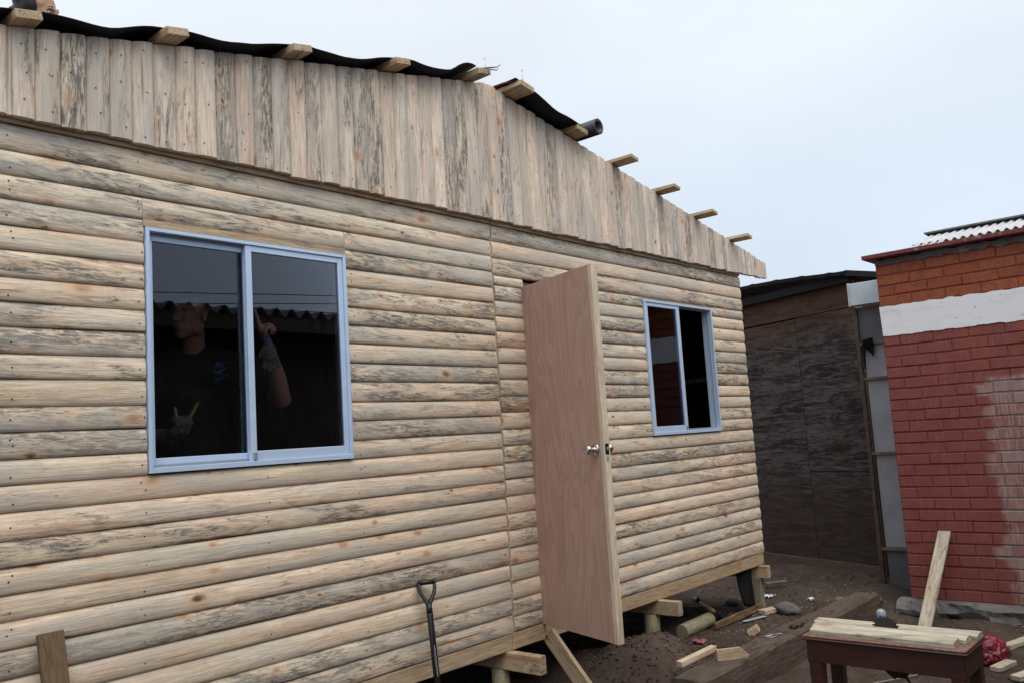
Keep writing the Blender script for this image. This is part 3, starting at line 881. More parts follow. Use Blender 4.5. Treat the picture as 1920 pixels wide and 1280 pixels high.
ed = DM @ T((DW + .0315, 0, kz))
box('latch_plate', (.003, .024, .058), (0, 0, 0), 'darkmetal', door, bev=.0008).matrix_basis = ed
box('latch_bolt', (.012, .012, .016), (0, 0, 0), 'steel', door, bev=.002).matrix_basis = ed @ T((.005, 0, 0))
box('latch_sticker', (.001, .012, .024), (0, 0, 0), 'aludark', door).matrix_basis = ed @ T((.0006, 0, -.052))

# ------------------------------------------------------------------ brick building
XB = 7.70
br = thing('brick_building', (8.9, -2.5, 0), 'red painted brick building with a white band and corrugated roof', 'building')
boxr('mortar', (XB + .007, -4.4, -.02), (XB + .9, -.945, 2.83), 'mortar', br)
boxr('end_wall', (XB + .905, -4.4, -.02), (10.5, -.96, 2.83), 'concrete', br)
meshes = {}
def brick_mesh(L, Hh):
    k = (round(L, 3), round(Hh, 3))
    if k not in meshes:
        bm = box_bm((.07, L, Hh), .0035)
        me = bpy.data.meshes.new('brick'); bm.to_mesh(me); bm.free(); me.materials.append(M['brick']); meshes[k] = me
    return meshes[k]
rb = random.Random(3)
P_ = .265
def course(z0, pitch, row):
    y = -.946
    y -= 0
    first = P_ if row % 2 == 0 else P_ * .5
    n = 0
    while y > -3.05:
        L = first if n == 0 else P_
        o = bpy.data.objects.new('brick', brick_mesh(L - .006, pitch - .012)); COL.objects.link(o)
        o.matrix_basis = T((XB + .035 + rb.uniform(-.003, .003), y - L / 2 + rb.uniform(-.003, .003), z0 + pitch / 2 + rb.uniform(-.0025, .0025))) @ RX(R(rb.uniform(-.7, .7))) @ RZ(R(rb.uniform(-.5, .5)))
        o.parent = br; o.matrix_parent_inverse = wmat(br).inverted()
        y -= L; n += 1
pitch_ = (2.205 - .016) / 24
for i in range(24): course(.016 + i * pitch_, pitch_, i)
for i in range(4): course(2.453 + i * .0885, .0885, i)
def ragged(name, y0, y1, z0, z1, x0, x1, mat, parent, amp, sd, step=.02):
    W1, W2 = wob(sd), wob(sd + 5); rg = random.Random(sd)
    n = int((y0 - y1) / step); pts = []
    for i in range(n + 1): yy = y0 + (y1 - y0) * i / n; pts.append((yy + (rg.uniform(-.012, .012) if i in (0,) else 0), z0 + amp * W1(yy * 7) + rg.uniform(-amp, amp) * .5))
    for i in range(n, -1, -1): yy = y0 + (y1 - y0) * i / n; pts.append((yy, z1 + amp * W2(yy * 7) + rg.uniform(-amp, amp) * .5))
    m = len(pts)
    v = [(x0, a, b) for a, b in pts] + [(x1, a, b) for a, b in pts]
    f = [tuple(range(m)), tuple(range(2 * m - 1, m - 1, -1))] + [(i, i + m, (i + 1) % m + m, (i + 1) % m) for i in range(m)]
    o = mk(name, v, f, mat, parent)
    bm = bmesh.new(); bm.from_mesh(o.data); bmesh.ops.recalc_face_normals(bm, faces=bm.faces[:]); bm.to_mesh(o.data); bm.free()
    return o
ragged('white_band', -.943, -4.38, 2.202, 2.455, XB - .007, XB + .05, 'whitepaint', br, .005, 21)
ragged('cement_topping', -.944, -4.39, 2.812, 2.862, XB - .003, XB + .6, 'concrete', br, .009, 33)
boxr('coping', (XB - .10, -4.4, 2.868), (XB + .5, -.868, 2.902), 'coping', br, .003)
# concrete footing, broken edge
fv, ff = [], []
nyf = 160; prof_f = [(.02, .02), (-.075, .012), (-.12, -.01), (-.135, -.05), (-.125, -.10), (-.06, -.125), (-.03, -.17), (.02, -.20)]
for j in range(nyf + 1):
    yy = -.86 - 3.5 * j / nyf
    for i, (a, b) in enumerate(prof_f):
        q = mnoise.noise(Vector((yy * 6, i * 1.7, 4.2))); q2 = mnoise.noise(Vector((yy * 2.3, i * .6, 9.2))); s3 = 1 if 0 < i < 7 else 0
        brk = .05 if (-1.55 < yy < -1.25 and i in (4, 5)) else 0
        fv.append((XB + a + s3 * (.035 * q - .055 * q2 + .018 * mnoise.noise(Vector((yy * 19, i * 3.1, 1)))) + brk, yy, b + .018 * q * s3 + .014 * q2 + .008 * s3 * mnoise.noise(Vector((yy * 23, i * 2.1, 5)))))
m = len(prof_f)
for j in range(nyf):
    for i in range(m - 1): ff.append((j * m + i, j * m + i + 1, (j + 1) * m + i + 1, (j + 1) * m + i))
ff.append(tuple(range(m)))
mk('footing', fv, ff, 'concrete', br)
# corrugated roof and its capping sheet
def corrugated(name, o0, along, slope, n, pitch, amp, mat, parent, thick=.004, sub=10, length_seg=1):
    o0, along, slope = Vector(o0), Vector(along).normalized(), Vector(slope)
    nrm = along.cross(slope).normalized()
    if nrm.z < 0: nrm = -nrm
    v, f = [], []
    K = n * sub
    for s_ in range(2):
        for i in range(K + 1):
            v.append(o0 + along * (i * pitch / sub) + slope * s_ + nrm * amp * math.sin(2 * math.pi * i / sub))
    for i in range(K): f.append((i, i + 1, K + 2 + i, K + 1 + i))
    o = mk(name, v, f, mat, parent, smooth=True)
    md = o.modifiers.new('thick', 'SOLIDIFY'); md.thickness = thick
    return o
corrugated('roof_sheet', (8.02, -1.17, 2.988), (0, -1, 0), (1.1, 0, .30), 46, .066, .012, 'zinc', br)
boxr('ridge_cap', (8.62, -4.3, 3.186), (9.3, -1.12, 3.200), 'fibrecement', br)
boxr('roof_rafter', (8.66, -4.3, 3.160), (8.70, -1.14, 3.185), 'darkmetal', br)

# ------------------------------------------------------------------ grey panel gate beside the brick corner
gt = thing('panel_gate', (8.3, -.7, 0), 'gate of grey board panels with timber rails beside the brick corner', 'gate')
GX = 8.30
GY0, GY1 = -.545, -1.05
boxr('panel', (GX, GY1, 2.215), (GX + .015, GY0 - .005, 2.545), 'paneldark', gt)
boxr('panel', (GX, GY1, 1.895), (GX + .015, GY0 - .03, 2.198), 'panel', gt)
boxr('panel', (GX, GY1, 1.205), (GX + .015, GY0 - .03, 1.868), 'panel', gt)
boxr('panel', (GX, GY1, .345), (GX + .015, GY0 - .035, 1.178), 'panel', gt)
boxr('panel', (GX, GY1, -.04), (GX + .015, GY0 - .04, .312), 'paneldark', gt)
for z in (2.207, 1.882, 1.192, .328): boxr('rail', (GX - .03, GY1, z - .013), (GX + .012, GY0 - .005, z + .013), 'rail', gt, .002)
boxr('stile', (GX - .03, GY0 - .004, -.05), (GX + .02, GY0 + .03, 2.545), 'old', gt, .003)
lb = thing('steel_lintel', (8.25, -.7, 2.56), 'pale galvanised box lintel jutting out from behind the brick corner', 'lintel')
boxr('box_section', (8.20, -1.2, 2.562), (8.29, -.515, 2.770), 'galv', lb, .003)
boxr('end_flange', (8.19, -.528, 2.556), (8.30, -.512, 2.776), 'zinc', lb, .001)
# black rag hanging on the gate
rg_ = random.Random(8); v, f = [], []
for q in range(16):
    y0 = -.585 - .085 * rg_.random(); L = rg_.uniform(.07, .16) if q else .27; w_ = rg_.uniform(.010, .020)
    dx = rg_.uniform(-.02, .0); tw = rg_.uniform(-.05, .05)
    for t in range(6):
        u_ = t / 5; b = len(v)
        cy = y0 + tw * u_ * L * 4 + rg_.uniform(-.006, .006); zz = 2.245 - L * u_ + rg_.uniform(-.006, .006); ww = w_ * (1.1 - .75 * u_)
        for (a_, b_) in ((-ww, 0), (0, -.012), (ww, 0), (0, .012)): v.append((8.25 + dx + b_, cy + a_, zz))
        if t:
            for k in range(4): f.append((b - 4 + k, b - 4 + (k + 1) % 4, b + (k + 1) % 4, b + k))
tag(mk('hanging_rag', v, f, 'rag'), 'black rag hanging from the top rail of the grey gate', 'rag')

# ------------------------------------------------------------------ plywood shed
sh = thing('plywood_shed', (8.9, .3, 0), 'dark weathered plywood shed with tarred roof behind the cabin corner', 'shed')
A_ = Vector((8.684, -.356, 0)); ad = Vector((.376, .927, 0)).normalized(); nd = Vector((-ad.y, ad.x, 0))
SM = Matrix(((ad.x, nd.x * -1, 0, A_.x), (ad.y, nd.y * -1, 0, A_.y), (0, 0, 1, 0), (0, 0, 0, 1)))   # local x along, -y towards the camera
def sbox(name, a, b, mat, bev=0.002):
    a, b = Vector(a), Vector(b)
    return bm_obj(name, box_bm([abs(q) for q in (b - a)], bev), mat, sh, SM @ T((a + b) / 2))
sbox('plywood_panel', (-.07, -.012, 1.003), (.735, 0, 2.612), 'shedply')
sbox('plywood_panel', (-.07, -.010, .08), (.738, 0, .996), 'shedply')
sbox('plywood_panel', (.741, -.012, .08), (1.96, 0, 2.602), 'shedply')
sbox('plywood_panel', (1.965, -.012, .08), (3.2, 0, 2.612), 'shedply')
sbox('header_board', (-.08, -.022, 2.616), (3.2, -.002, 2.90), 'shedply')
sbox('base_board', (-.06, -.035, -.03), (1.8, -.003, .105), 'old')
sbox('corner_stud', (-.115, -.030, -.05), (-.072, .03, 2.62), 'rail')
sbox('inner_wall', (-.07, .004, -.05), (3.2, .03, 2.9), 'lining', 0)
sbox('side_wall', (-.07, .03, -.05), (-.04, 2.4, 2.86), 'shedply', 0)
# sagging tarred roof edge
rv, rf = [], []
ns = 48
for j, (yy, dz) in enumerate(((-.17, 0), (-.165, -.035), (-.14, -.038), (-.15, .005), (2.2, -.25))):
    for i in range(ns + 1):
        s_ = -.10 + 2.9 * i / ns
        zt = 2.945 + .13 * smooth(-.1, 1.5, s_) + .018 * math.sin(s_ * 3.1 + .4) + .007 * max(0, math.sin(s_ * 17.5)) ** 6
        rv.append(SM @ Vector((s_, yy, zt + dz)))
n1 = ns + 1
for a, b in ((0, 1), (1, 2), (0, 4)):
    for i in range(ns): rf.append((a * n1 + i, a * n1 + i + 1, b * n1 + i + 1, b * n1 + i))
o = mk('roof', rv, rf, 'shedroof', sh, smooth=False)
o.modifiers.new('thick', 'SOLIDIFY').thickness = .006
sbox('roof_end_board', (-.13, -.155, 2.895), (-.095, .35, 2.955), 'shedroof')
sbox('eave_board', (-.08, -.10, 2.85), (2.8, -.06, 2.93), 'shedroof')

# ------------------------------------------------------------------ what the windows mirror: the house across the yard
nh = thing('neighbour_house', (2.5, -5.5, 0), 'dark boarded house with wavy roof edge, mirrored in the big window', 'house')
corrugated('roof', (-2.2, -4.22, 2.965), (1, 0, 0), (0, -2.6, .10), 52, .187, .044, 'fibrecement', nh, .007, 12)
boxr('wall', (-2.0, -4.9, -.15), (7.6, -4.75, 2.93), 'neigh', nh)
boxr('wall', (-2.0, -7.4, -.15), (-1.9, -4.9, 2.93), 'neigh', nh); boxr('wall', (7.5, -7.4, -.15), (7.6, -4.9, 2.93), 'neigh', nh)
boxr('eave_beam', (-2.1, -4.30, 2.78), (7.5, -4.25, 2.932), 'neigh', nh)
boxr('wall_rail', (-2.0, -4.748, 1.1), (7.5, -4.70, 1.18), 'rail', nh)
for (za, zb, lab) in ((4.236, 4.457, 'highest thin overhead cable mirrored in the window panes'), (4.052, 4.30, 'middle thin overhead cable mirrored in the window panes'), (4.034, 4.122, 'lowest thin overhead cable mirrored just above the wavy roof')):
    pts = []
    for k in range(16):
        xx = -20 + 4 * k; pts.append((xx, -10.0, za + (zb - za) * (xx - 6.757) / 3.6 * (1 if 3 < xx < 14 else 1) + 0.0))
    tag(tube('overhead_cable', pts, .0075, 'cable', None, 5), lab, 'cable', 'overhead cables across the yard')

# ------------------------------------------------------------------ tools and timber by the cabin
# shovel with D handle, leaning on the siding
s0 = Vector((3.098, -.048, .845)); s1 = Vector((2.955, -.265, .19))
ax = (s1 - s0).normalized()
sv = thing('shovel', (2.93, -.30, gz(2.93, -.3)), 'black shovel with a D-shaped grip leaning on the log siding', 'shovel')
SMx = T(s0) @ frame_x(ax, (-.5, -.86, 0))       # local x down the shaft, z outwards, y across
def sp_(pts): return [SMx @ Vector(p) for p in pts]
tube('grip_bar', sp_([(0, -.044, 0), (0, -.042, 0), (0, .042, 0), (0, .044, 0)]), [.008, .0125, .0125, .008], 'blackplastic', sv, 14)
for q in (1, -1):
    tube('grip_arm', sp_([(.0, q * .040, 0), (.025, q * .041, 0), (.055, q * .034, 0), (.085, q * .018, 0), (.108, q * .006, 0), (.13, q * .002, 0)]), [.009, .0095, .0095, .010, .011, .012], 'blackplastic', sv, 10)
tube('socket', sp_([(.10, 0, 0), (.125, 0, 0), (.160, 0, 0)]), [.012, .0155, .0165], 'blackplastic', sv, 16)
LS = (s1 - s0).length
shaft = tube('shaft', sp_([(.158, 0, 0), (.165, 0, 0), (LS, 0, 0)]), [.0165, .0158, .0158], 'blackplastic', sv, 18)
pv, pf = [], []
rgp = random.Random(4); xx = .315
while xx < .455:
    wdt = rgp.uniform(.0035, .008); big = .35 < xx < .41
    hgt = .0075 if big else .0045
    a0, a1 = -hgt, hgt * .2
    for (q0, q1, x0_, x1_) in ((a0, a1, xx, xx + .0013), (a0, a0 + .0014, xx, xx + wdt * .7)) if rgp.random() < .6 else ((a0, a1, xx, xx + .0013), (a1 - .0014, a1, xx, xx + wdt * .7)):
        b = len(pv)
        for (x_, y_) in ((x0_, q0), (x1_, q0), (x1_, q1), (x0_, q1)):
            y2 = y_ * .9 + .004; pv.append(SMx @ Vector((x_, y2, math.sqrt(max(0, .0161 ** 2 - y2 ** 2)))))
        pf.append((b, b + 1, b + 2, b + 3))
    xx += wdt + .0012
mk('shaft_print', pv, pf, 'paper', shaft)
bl = [(-.09, 0), (-.10, .02), (-.10, .17), (-.085, .23), (-.04, .275), (0, .29), (.04, .275), (.085, .23), (.10, .17), (.10, .02), (.09, 0)]
bm = bmesh.new(); vsb = []
for (yy, xx) in bl: vsb.append(bm.verts.new((LS - .02 + xx, yy, .02 - .9 * yy * yy)))
cv = bm.verts.new((LS + .10, 0, .028))
for i in range(len(vsb)): bm.faces.new((cv, vsb[i], vsb[(i + 1) % len(vsb)]))
ob = bm_obj('blade', bm, 'darkmetal', sv, SMx); ob.modifiers.new('t', 'SOLIDIFY').thickness = .003
# weathered plank at the left
o = beam('weathered_plank', (1.30, -.30, -.08), (1.285, -.048, .968), .022, .091, 'weathered', upv=(1, .1, 0))
tag(o, 'short brown weathered plank leaning on the siding at bottom left', 'plank')
# ramp plank below the door
pm = Vector((0, -.265, -.292)).normalized(); nrm2 = Vector((0, -pm.z, pm.y)); nrm2 = nrm2 if nrm2.z < 0 else -nrm2
c0 = Vector((4.072, -.046, .437)) + nrm2 * .048
o = beam('prop_plank', c0 + pm * .02, c0 + pm * .74, .030, .096, 'pine', upv=nrm2)
tag(o, 'pale plank on edge slanting from the door sill to the ground', 'plank')
# leaning plank on the brick wall
fo = Vector((7.16, -1.18, -.12)); tp = Vector((7.665, -1.27, .575))
o = beam('leaning_plank', fo, tp, .022, .098, 'saw_board', upv=(0.15, 1, 0))
tag(o, 'pale plank leaning upright on the red brick wall', 'plank')

# railway sleeper
sl = bmesh.new()
def sleeper():
    L0, L1, y0, y1, z0, z1 = 4.50, 7.36, -.795, -.585, -.16, .105
    nxx = 60; ring = [(y0, z0), (y0, z0 + .09), (y0, z1 - .1), (y0 + .004, z1 - .012), (y0 + .016, z1), (y0 + .1, z1 + .003), (y1 - .016, z1), (y1, z1 - .014), (y1, z0)]
    v, f = [], []; n = len(ring)
    for i in range(nxx + 1):
        xx = L0 + (L1 - L0) * i / nxx
        for j, (a, b) in enumerate(ring):
            q = mnoise.noise(Vector((xx * 3.1, j * 2.2, 7))); q2 = mnoise.noise(Vector((xx * 14, j * 3.2, 2)))
            v.append((xx + (.02 * q if i in (0, nxx) else 0), a + .008 * q + .004 * q2 - .012 * (xx - 6), b + (.008 * q + .004 * q2)))
    for i in range(nxx):
        for j in range(n): f.append((i * n + j, i * n + (j + 1) % n, (i + 1) * n + (j + 1) % n, (i + 1) * n + j))
    f.append(tuple(range(n))); f.append(tuple(range(nxx * n, nxx * n + n))[::-1])
    c = Vector(((L0 + L1) / 2, -.69, 0))
    return mk('timber_sleeper', [Vector(p) - c for p in v], f, 'old', None, T(c))
sl.free()
tag(sleeper(), 'long dark old timber sleeper lying on the ground beside the cabin', 'sleeper')

def off(name, p0, p1, wd, ht, mat, label, cat='offcut', upv=(0, 0, 1)):
    return tag(beam(name, p0, p1, wd, ht, mat, None, upv), label, cat)
off('timber_offcut', (4.72, -.50, .120), (5.06, -.555, .150), .045, .035, 'clean', 'long pale offcut with its end over the soil beside the sleeper')
Mo = T((5.02, -.700, .142)) @ RZ(R(-38))
tag(prism('timber_offcut', [(-.105, -.034), (.095, -.034), (.105, -.016), (.055, .030), (-.105, .030)], .030, 'pine', None, Mo), 'pale offcut with a clipped corner standing on the sleeper', 'offcut')
tag(box('wood_block', (.10, .085, .045), (6.02, -.35, .04), 'pine', None, RZ(R(25)) @ RX(R(-32)), .003), 'small square pine block tilted on the soil behind the sleeper', 'block')
off('flat_offcut', (6.66, -.11, .032), (6.93, -.19, .03), .075, .035, 'clean', 'flat pale offcut on the soil by the corner post')
off('metal_strip', (6.33, -.115, .025), (6.60, -.165, .02), .035, .004, 'galv', 'thin bent grey metal strip lying near the corner post', 'metal strip')
off('narrow_board', (6.05, -.02, .035), (6.82, -.035, .045), .022, .05, 'weathered', 'narrow rusty brown board running to the foot of the corner post', 'board')
off('thin_slat', (7.75, .36, .05), (7.93, .24, .05), .045, .016, 'rail', 'short thin brown slat lying near the plywood shed', 'slat')
for (p, q, lab) in (((6.74, -1.83, -.075), (6.98, -1.93, -.06), 'pale offcut lying right behind the red plastic bag'),
                    ((6.80, -2.02, -.07), (7.02, -1.99, -.06), 'pale offcut at the right edge, farther from the saw table'),
                    ((6.17, -1.89, -.08), (6.37, -1.94, -.075), 'grey-tan offcut on the ground just before the red plastic bag'),
                    ((6.02, -2.03, -.08), (6.22, -2.12, -.07), 'pale offcut lowest at the right edge, nearest the saw table')):
    off('timber_offcut', p, q, .07, .03, 'saw_board', lab)
# round post offcut
a, b = Vector((5.72, .07, .052)), Vector((6.16, .08, .058))
tag(tube('round_post', [a, a + (b - a) * .03, a + (b - a) * .97, b], [.050, .054, .053, .049], 'post', None, 20), 'short round treated post lying under the cabin edge', 'post')
# hand tool with wooden handle
ht = thing('hand_pick', (6.5, .3, 0), 'tool with tan wooden handle and black ends lying under the cabin', 'tool')
a, b = Vector((6.63, .42, .075)), Vector((6.40, .16, .055))
tube('handle', [a, a.lerp(b, .5), b], [.017, .019, .018], 'tan', ht, 12)
tube('black_grip', [a + (a - b) * .38, a + (a - b) * .02], [.022, .019], 'blackplastic', ht, 12)
tube('socket', [b, b + (b - a) * .3], [.020, .026], 'darkmetal', ht, 12)
c = b + (b - a) * .30
tube('pick_head', [c + Vector((-.05, -.10, -.045)), c + Vector((-.03, -.05, -.01)), c, c + Vector((.10, .02, -.005)), c + Vector((.24, .06, -.025))], [.004, .014, .020, .014, .005], 'darkmetal', ht, 8)
# nails and pincers lying on the sleeper
rn = random.Random(12)
for i in range(6):
    x, y, an = 5.62 + rn.uniform(-.03, .05), -.68 + rn.uniform(-.02, .03), rn.uniform(-.4, .5) + .5
    d = Vector((math.cos(an), -math.sin(an), 0)) * .045
    n_ = thing('loose_nail', (x, y, .118), 'bright loose nail in the small heap lying on the sleeper', 'nail', 'loose nails on the sleeper')
    c = Vector((x, y, .118 + i * .0015))
    tube('shank', [c - d, c + d * .9, c + d], [.0022, .0022, .0004], 'brightnail', n_, 6)
    tube('head', [c - d, c - d * 1.04], .0048, 'brightnail', n_, 8)
pn = thing('pincers', (5.93, -.70, .12), 'small black pincers lying on the sleeper', 'pincers')
c = Vector((5.93, -.70, .122))
tube('jaw', [c + Vector((.03 * math.cos(t), .022 * math.sin(t), 0)) for t in [i * .5 for i in range(0, 11)]], .009, 'darkmetal', pn, 8)
tube('handle', [c + Vector((.02, -.02, 0)), c + Vector((.06, -.035, .002)), c + Vector((.10, -.03, 0))], .008, 'blackplastic', pn, 8)

# stones
def rock(name, c, s, label, sd, mat='stone'):
    bm = bmesh.new(); bmesh.ops.create_icosphere(bm, subdivisions=3, radius=1)
    for v in bm.verts:
        q = mnoise.noise(v.co * 1.3 + Vector((sd * 3.1, 0, 0))); q2 = mnoise.noise(v.co * 3.5 + Vector((0, sd, 0)))
        v.co *= 1 + .35 * q + .10 * q2
        v.co = Vector((v.co.x * s[0], v.co.y * s[1], v.co.z * s[2]))
    return tag(bm_obj(name, bm, mat, None, T(c) @ RZ(sd), True), label, 'stone')
rock('stone', (6.80, -.27, .045), (.11, .07, .055), 'grey angular stone leaning beside the flat offcut', 1.3)
rock('stone', (5.49, .02, .045), (.055, .04, .03), 'pale rounded stone at the foot of the second post', 2.2)
rock('stone', (7.65, -.66, .00), (.075, .06, .05), 'round brown stone beyond the far end of the sleeper', 3.7)
rock('stone', (7.42, -.62, -.01), (.06, .05, .04), 'flat stone half buried near the far end of the sleeper', 4.4)
rock('stone', (7.45, -.45, .01), (.05, .045, .03), 'small round stone on the soil between sleeper and gate', 5.4)
rock('stone', (5.20, -1.02, -.075), (.030, .027, .024), 'small white rounded stone in front of the sleeper', 6.1, 'paper')
rock('stone', (5.36, -1.09, -.075), (.06, .04, .03), 'brown stone in front of the sleeper beside the white one', 7.9)
rock('stone', (6.95, .30, .03), (.06, .05, .03), 'flat dark stone behind the corner post', 8.8)
# paper scrap and pink scrap
def scrap(name, c, s, mat, label, sd):
    v, f = [], []; n = 6; rs = random.Random(sd)
    for j in range(n):
        for i in range(n): v.append((c[0] + s[0] * (i / 5 - .5) + rs.uniform(-.006, .006), c[1] + s[1] * (j / 5 - .5) + rs.uniform(-.006, .006), c[2] + .012 + rs.uniform(0, .022)))
    for j in range(n - 1):
        for i in range(n - 1): f.append((j * n + i, j * n + i + 1, (j + 1) * n + i + 1, (j + 1) * n + i))
    o = mk(name, v, f, mat); o.modifiers.new('t', 'SOLIDIFY').thickness = .001
    return tag(o, label, 'litter')
scrap('paper_scrap', (7.36, .16, gz(7.36, .16)), (.10, .09), 'paper', 'crumpled white paper scrap on the soil near the shed', 1)
scrap('paper_scrap', (7.30, -.25, gz(7.3, -.25)), (.06, .05), 'paper', 'small white scrap on the soil nearer the sleeper end', 2)
scrap('plastic_scrap', (5.62, -.13, gz(5.62, -.13)), (.07, .09), 'pink', 'pink plastic scrap in front of the round post', 3)
# litter too fine to count
def scatter(name, n, size, mat, label, cat, sd, flat, regions):
    rs = random.Random(sd); v, f = [], []
    for i in range(n):
        x0, x1, y0, y1 = rs.choice(regions)
        x, y = rs.uniform(x0, x1), rs.uniform(y0, y1)
        if 4.45 < x < 7.4 and -.83 < y < -.56: continue
        s = size * rs.uniform(.4, 1.3) ** 1.5; g = gz(x, y)
        Mx = T((x, y, g + s * flat * .3)) @ RZ(rs.uniform(0, 6.28)) @ RX(rs.uniform(-.35, .35)) @ RY(rs.uniform(-.3, .3))
        b = len(v); l = s * rs.uniform(.6, 2.4) if flat < .4 else s
        for q in ((-1, 0, 0), (1, .1, 0), (.1, 1, .1), (-.1, -1, 0), (0, .1, 1), (.1, 0, -1)):
            v.append(Mx @ Vector((q[0] * l * rs.uniform(.7, 1.2), q[1] * s * .6 * rs.uniform(.7, 1.2), q[2] * s * flat * rs.uniform(.7, 1.2))))
        f += [tuple(b + k for k in t) for t in ((0, 3, 4), (3, 1, 4), (1, 2, 4), (2, 0, 4), (3, 0, 5), (1, 3, 5), (2, 1, 5), (0, 2, 5))]
    return tag(mk(name, v, f, mat, smooth=True), label, cat, kind='stuff')
REG = [(4.4, 8.6, -.55, .9), (4.6, 7.6, -2.6, -.85), (6.2, 8.6, -.6, .9), (5.2, 7.2, -.5, .4)]
scatter('gravel', 500, .010, 'stone', 'small stones and clods scattered over the dark soil', 'gravel', 5, .7, REG)
scatter('soil_clods', 1300, .013, 'dirt', 'loose crumbs of dark soil', 'soil', 6, .7, REG + [(4.55, 5.5, -.5, .25)] * 3)
scatter('wood_chips', 900, .009, 'chips', 'pale wood chips and shavings scattered on the soil', 'wood chips', 7, .18, REG)
scatter('twigs', 260, .007, 'rail', 'thin grey-brown twigs and splinters lying on the soil', 'twigs', 17, .16, REG)
for k, (pts, lab) in enumerate((([(5.35, -1.22), (5.6, -1.35), (5.9, -1.5), (6.25, -1.6), (6.5, -1.75)], 'pale string lying on the ground behind the saw table'),
                                ([(5.15, -1.3), (5.2, -1.42), (5.12, -1.5), (5.3, -1.6), (5.28, -1.72)], 'pale string in tight bends on the ground under the saw table'))):
    tag(tube('string', [(x, y, gz(x, y) + .012) for x, y in pts], .004, 'string', None, 6), lab, 'string')

# bottle, bag
bt = lathe('bottle', [(.030, 0), (.034, .004), (.034, .060), (.0325, .064), (.034, .068), (.034, .118), (.031, .132), (.023, .143), (.012, .149), (.001, .151)], 'bottle', None, T((6.93, -.955, gz(6.93, -.955) + .035)), 20)
bt.scale = (1.05, 1.05, 1)
tag(bt, 'clear plastic bottle with a blue and white label near the footing', 'bottle')
bm = bmesh.new(); bmesh.ops.create_icosphere(bm, subdivisions=5, radius=1)
for v_ in bm.verts:
    q = abs(mnoise.noise(v_.co * 2.1 + Vector((5, 1, 2)))); q2 = abs(mnoise.noise(v_.co * 5.5 + Vector((1, 7, 2))))
    q3 = abs(mnoise.noise(v_.co * 11 + Vector((3, 3, 8))))
    k = 1 + .34 * q - .26 * q2 - .10 * q3 + (.35 * max(0, v_.co.z) ** 4)
    c = v_.co * k
    v_.co = Vector((c.x * .105, c.y * .12, max(c.z, -.62) * .09))
o = bm_obj('plastic_bag', bm, 'bag', None, T((6.40, -1.80, -.045)) @ RZ(.4), True)
tag(o, 'crumpled red plastic bag on the ground behind the saw table', 'bag')

# ------------------------------------------------------------------ little saw table
TZ = .50
st_ = thing('saw_table', (4.36, -1.885, -.1), 'small dark red table with boards on top and a saw blade through it', 'table')
tx0, tx1, ty0, ty1 = 4.195, 4.545, -2.268, -1.520
def tb(name, a, b, mat, bev=.002): return boxr(name, a, b, mat, st_, bev)
tb('apron', (tx0 + .018, ty0 + .018, TZ - .125), (tx0 + .036, ty1 - .018, TZ - .022), 'mahog')
tb('apron', (tx1 - .036, ty0 + .018, TZ - .125), (tx1 - .018, ty1 - .018, TZ - .022), 'mahog')
tb('apron', (tx0 + .0365, ty0 + .018, TZ - .125), (tx1 - .0365, ty0 + .036, TZ - .022), 'mahog')
tb('apron', (tx0 + .0365, ty1 - .036, TZ - .125), (tx1 - .0365, ty1 - .018, TZ - .022), 'mahog')
tb('moulding', (tx0, ty0, TZ - .021), (tx1, ty1, TZ - .010), 'mahog', .004)
tb('table_top', (tx0 + .006, ty0 + .006, TZ - .0095), (tx1 - .006, ty1 - .006, TZ + .002), 'worn', .004)
for x in (tx0 + .02, tx1 - .085):
    for y in (ty0 + .02, ty1 - .085):
        g = gz(x, y) - .02
        bm = box_bm((.064, .064, TZ - .02 - g), .003)
        for v_ in bm.verts:
            if v_.co.z < 0: v_.co.x *= .82; v_.co.y *= .82
        bm_obj('leg', bm, 'mahog', st_, T((x + .032 + (.002 if x > 4.4 else -.001), y + .032, (TZ - .0225 + g) / 2)))
for i, (xc, y0, y1, hh) in enumerate(((4.275, -2.21, -1.555, .088), (4.368, -2.235, -1.53, .088), (4.462, -2.262, -1.50, .086))):
    L = y1 - y0
    Mx = Matrix(((0, 0, 1, xc), (1, 0, 0, (y0 + y1) / 2), (0, 1, 0, TZ + .0185), (0, 0, 0, 1)))     # x->Y, z->X, -y -> -Z ; flip so the round side is up
    Mx = T((xc, (y0 + y1) / 2, TZ + .0185)) @ RZ(R(90)) @ RX(R(-90))
    seed[0] += 1
    log_board('top_board', L, hh, Mx, 'saw_board', st_, seed[0], depth=.62)
# blade
bx_, by_, bz_ = 4.405, -1.862, TZ + .014
v, f = [], []
nt = 26; pts = []
for k in range(nt):
    a = 2 * math.pi * k / nt
    for rr_, da in ((.055, 0), (.068, .25), (.068, .42)):
        t = a + da * 2 * math.pi / nt; pts.append((rr_ * math.cos(t), rr_ * math.sin(t)))
prism('saw_blade', pts, .0022, 'blade', st_, T((bx_, by_, bz_)) @ RZ(R(90)))
tube('motor_body', [(4.37, -1.93, TZ - .19), (4.37, -1.93, TZ - .17), (4.37, -1.85, TZ - .09), (4.37, -1.80, TZ - .03)], [.02, .05, .06, .05], 'darkmetal', st_, 14)
tube('power_cord', [(4.37, -1.93, TZ - .16), (4.42, -1.98, TZ - .30), (4.47, -2.02, TZ - .45), (4.55, -2.06, -.085), (4.8, -2.2, -.09)], .006, 'cable', st_, 8)

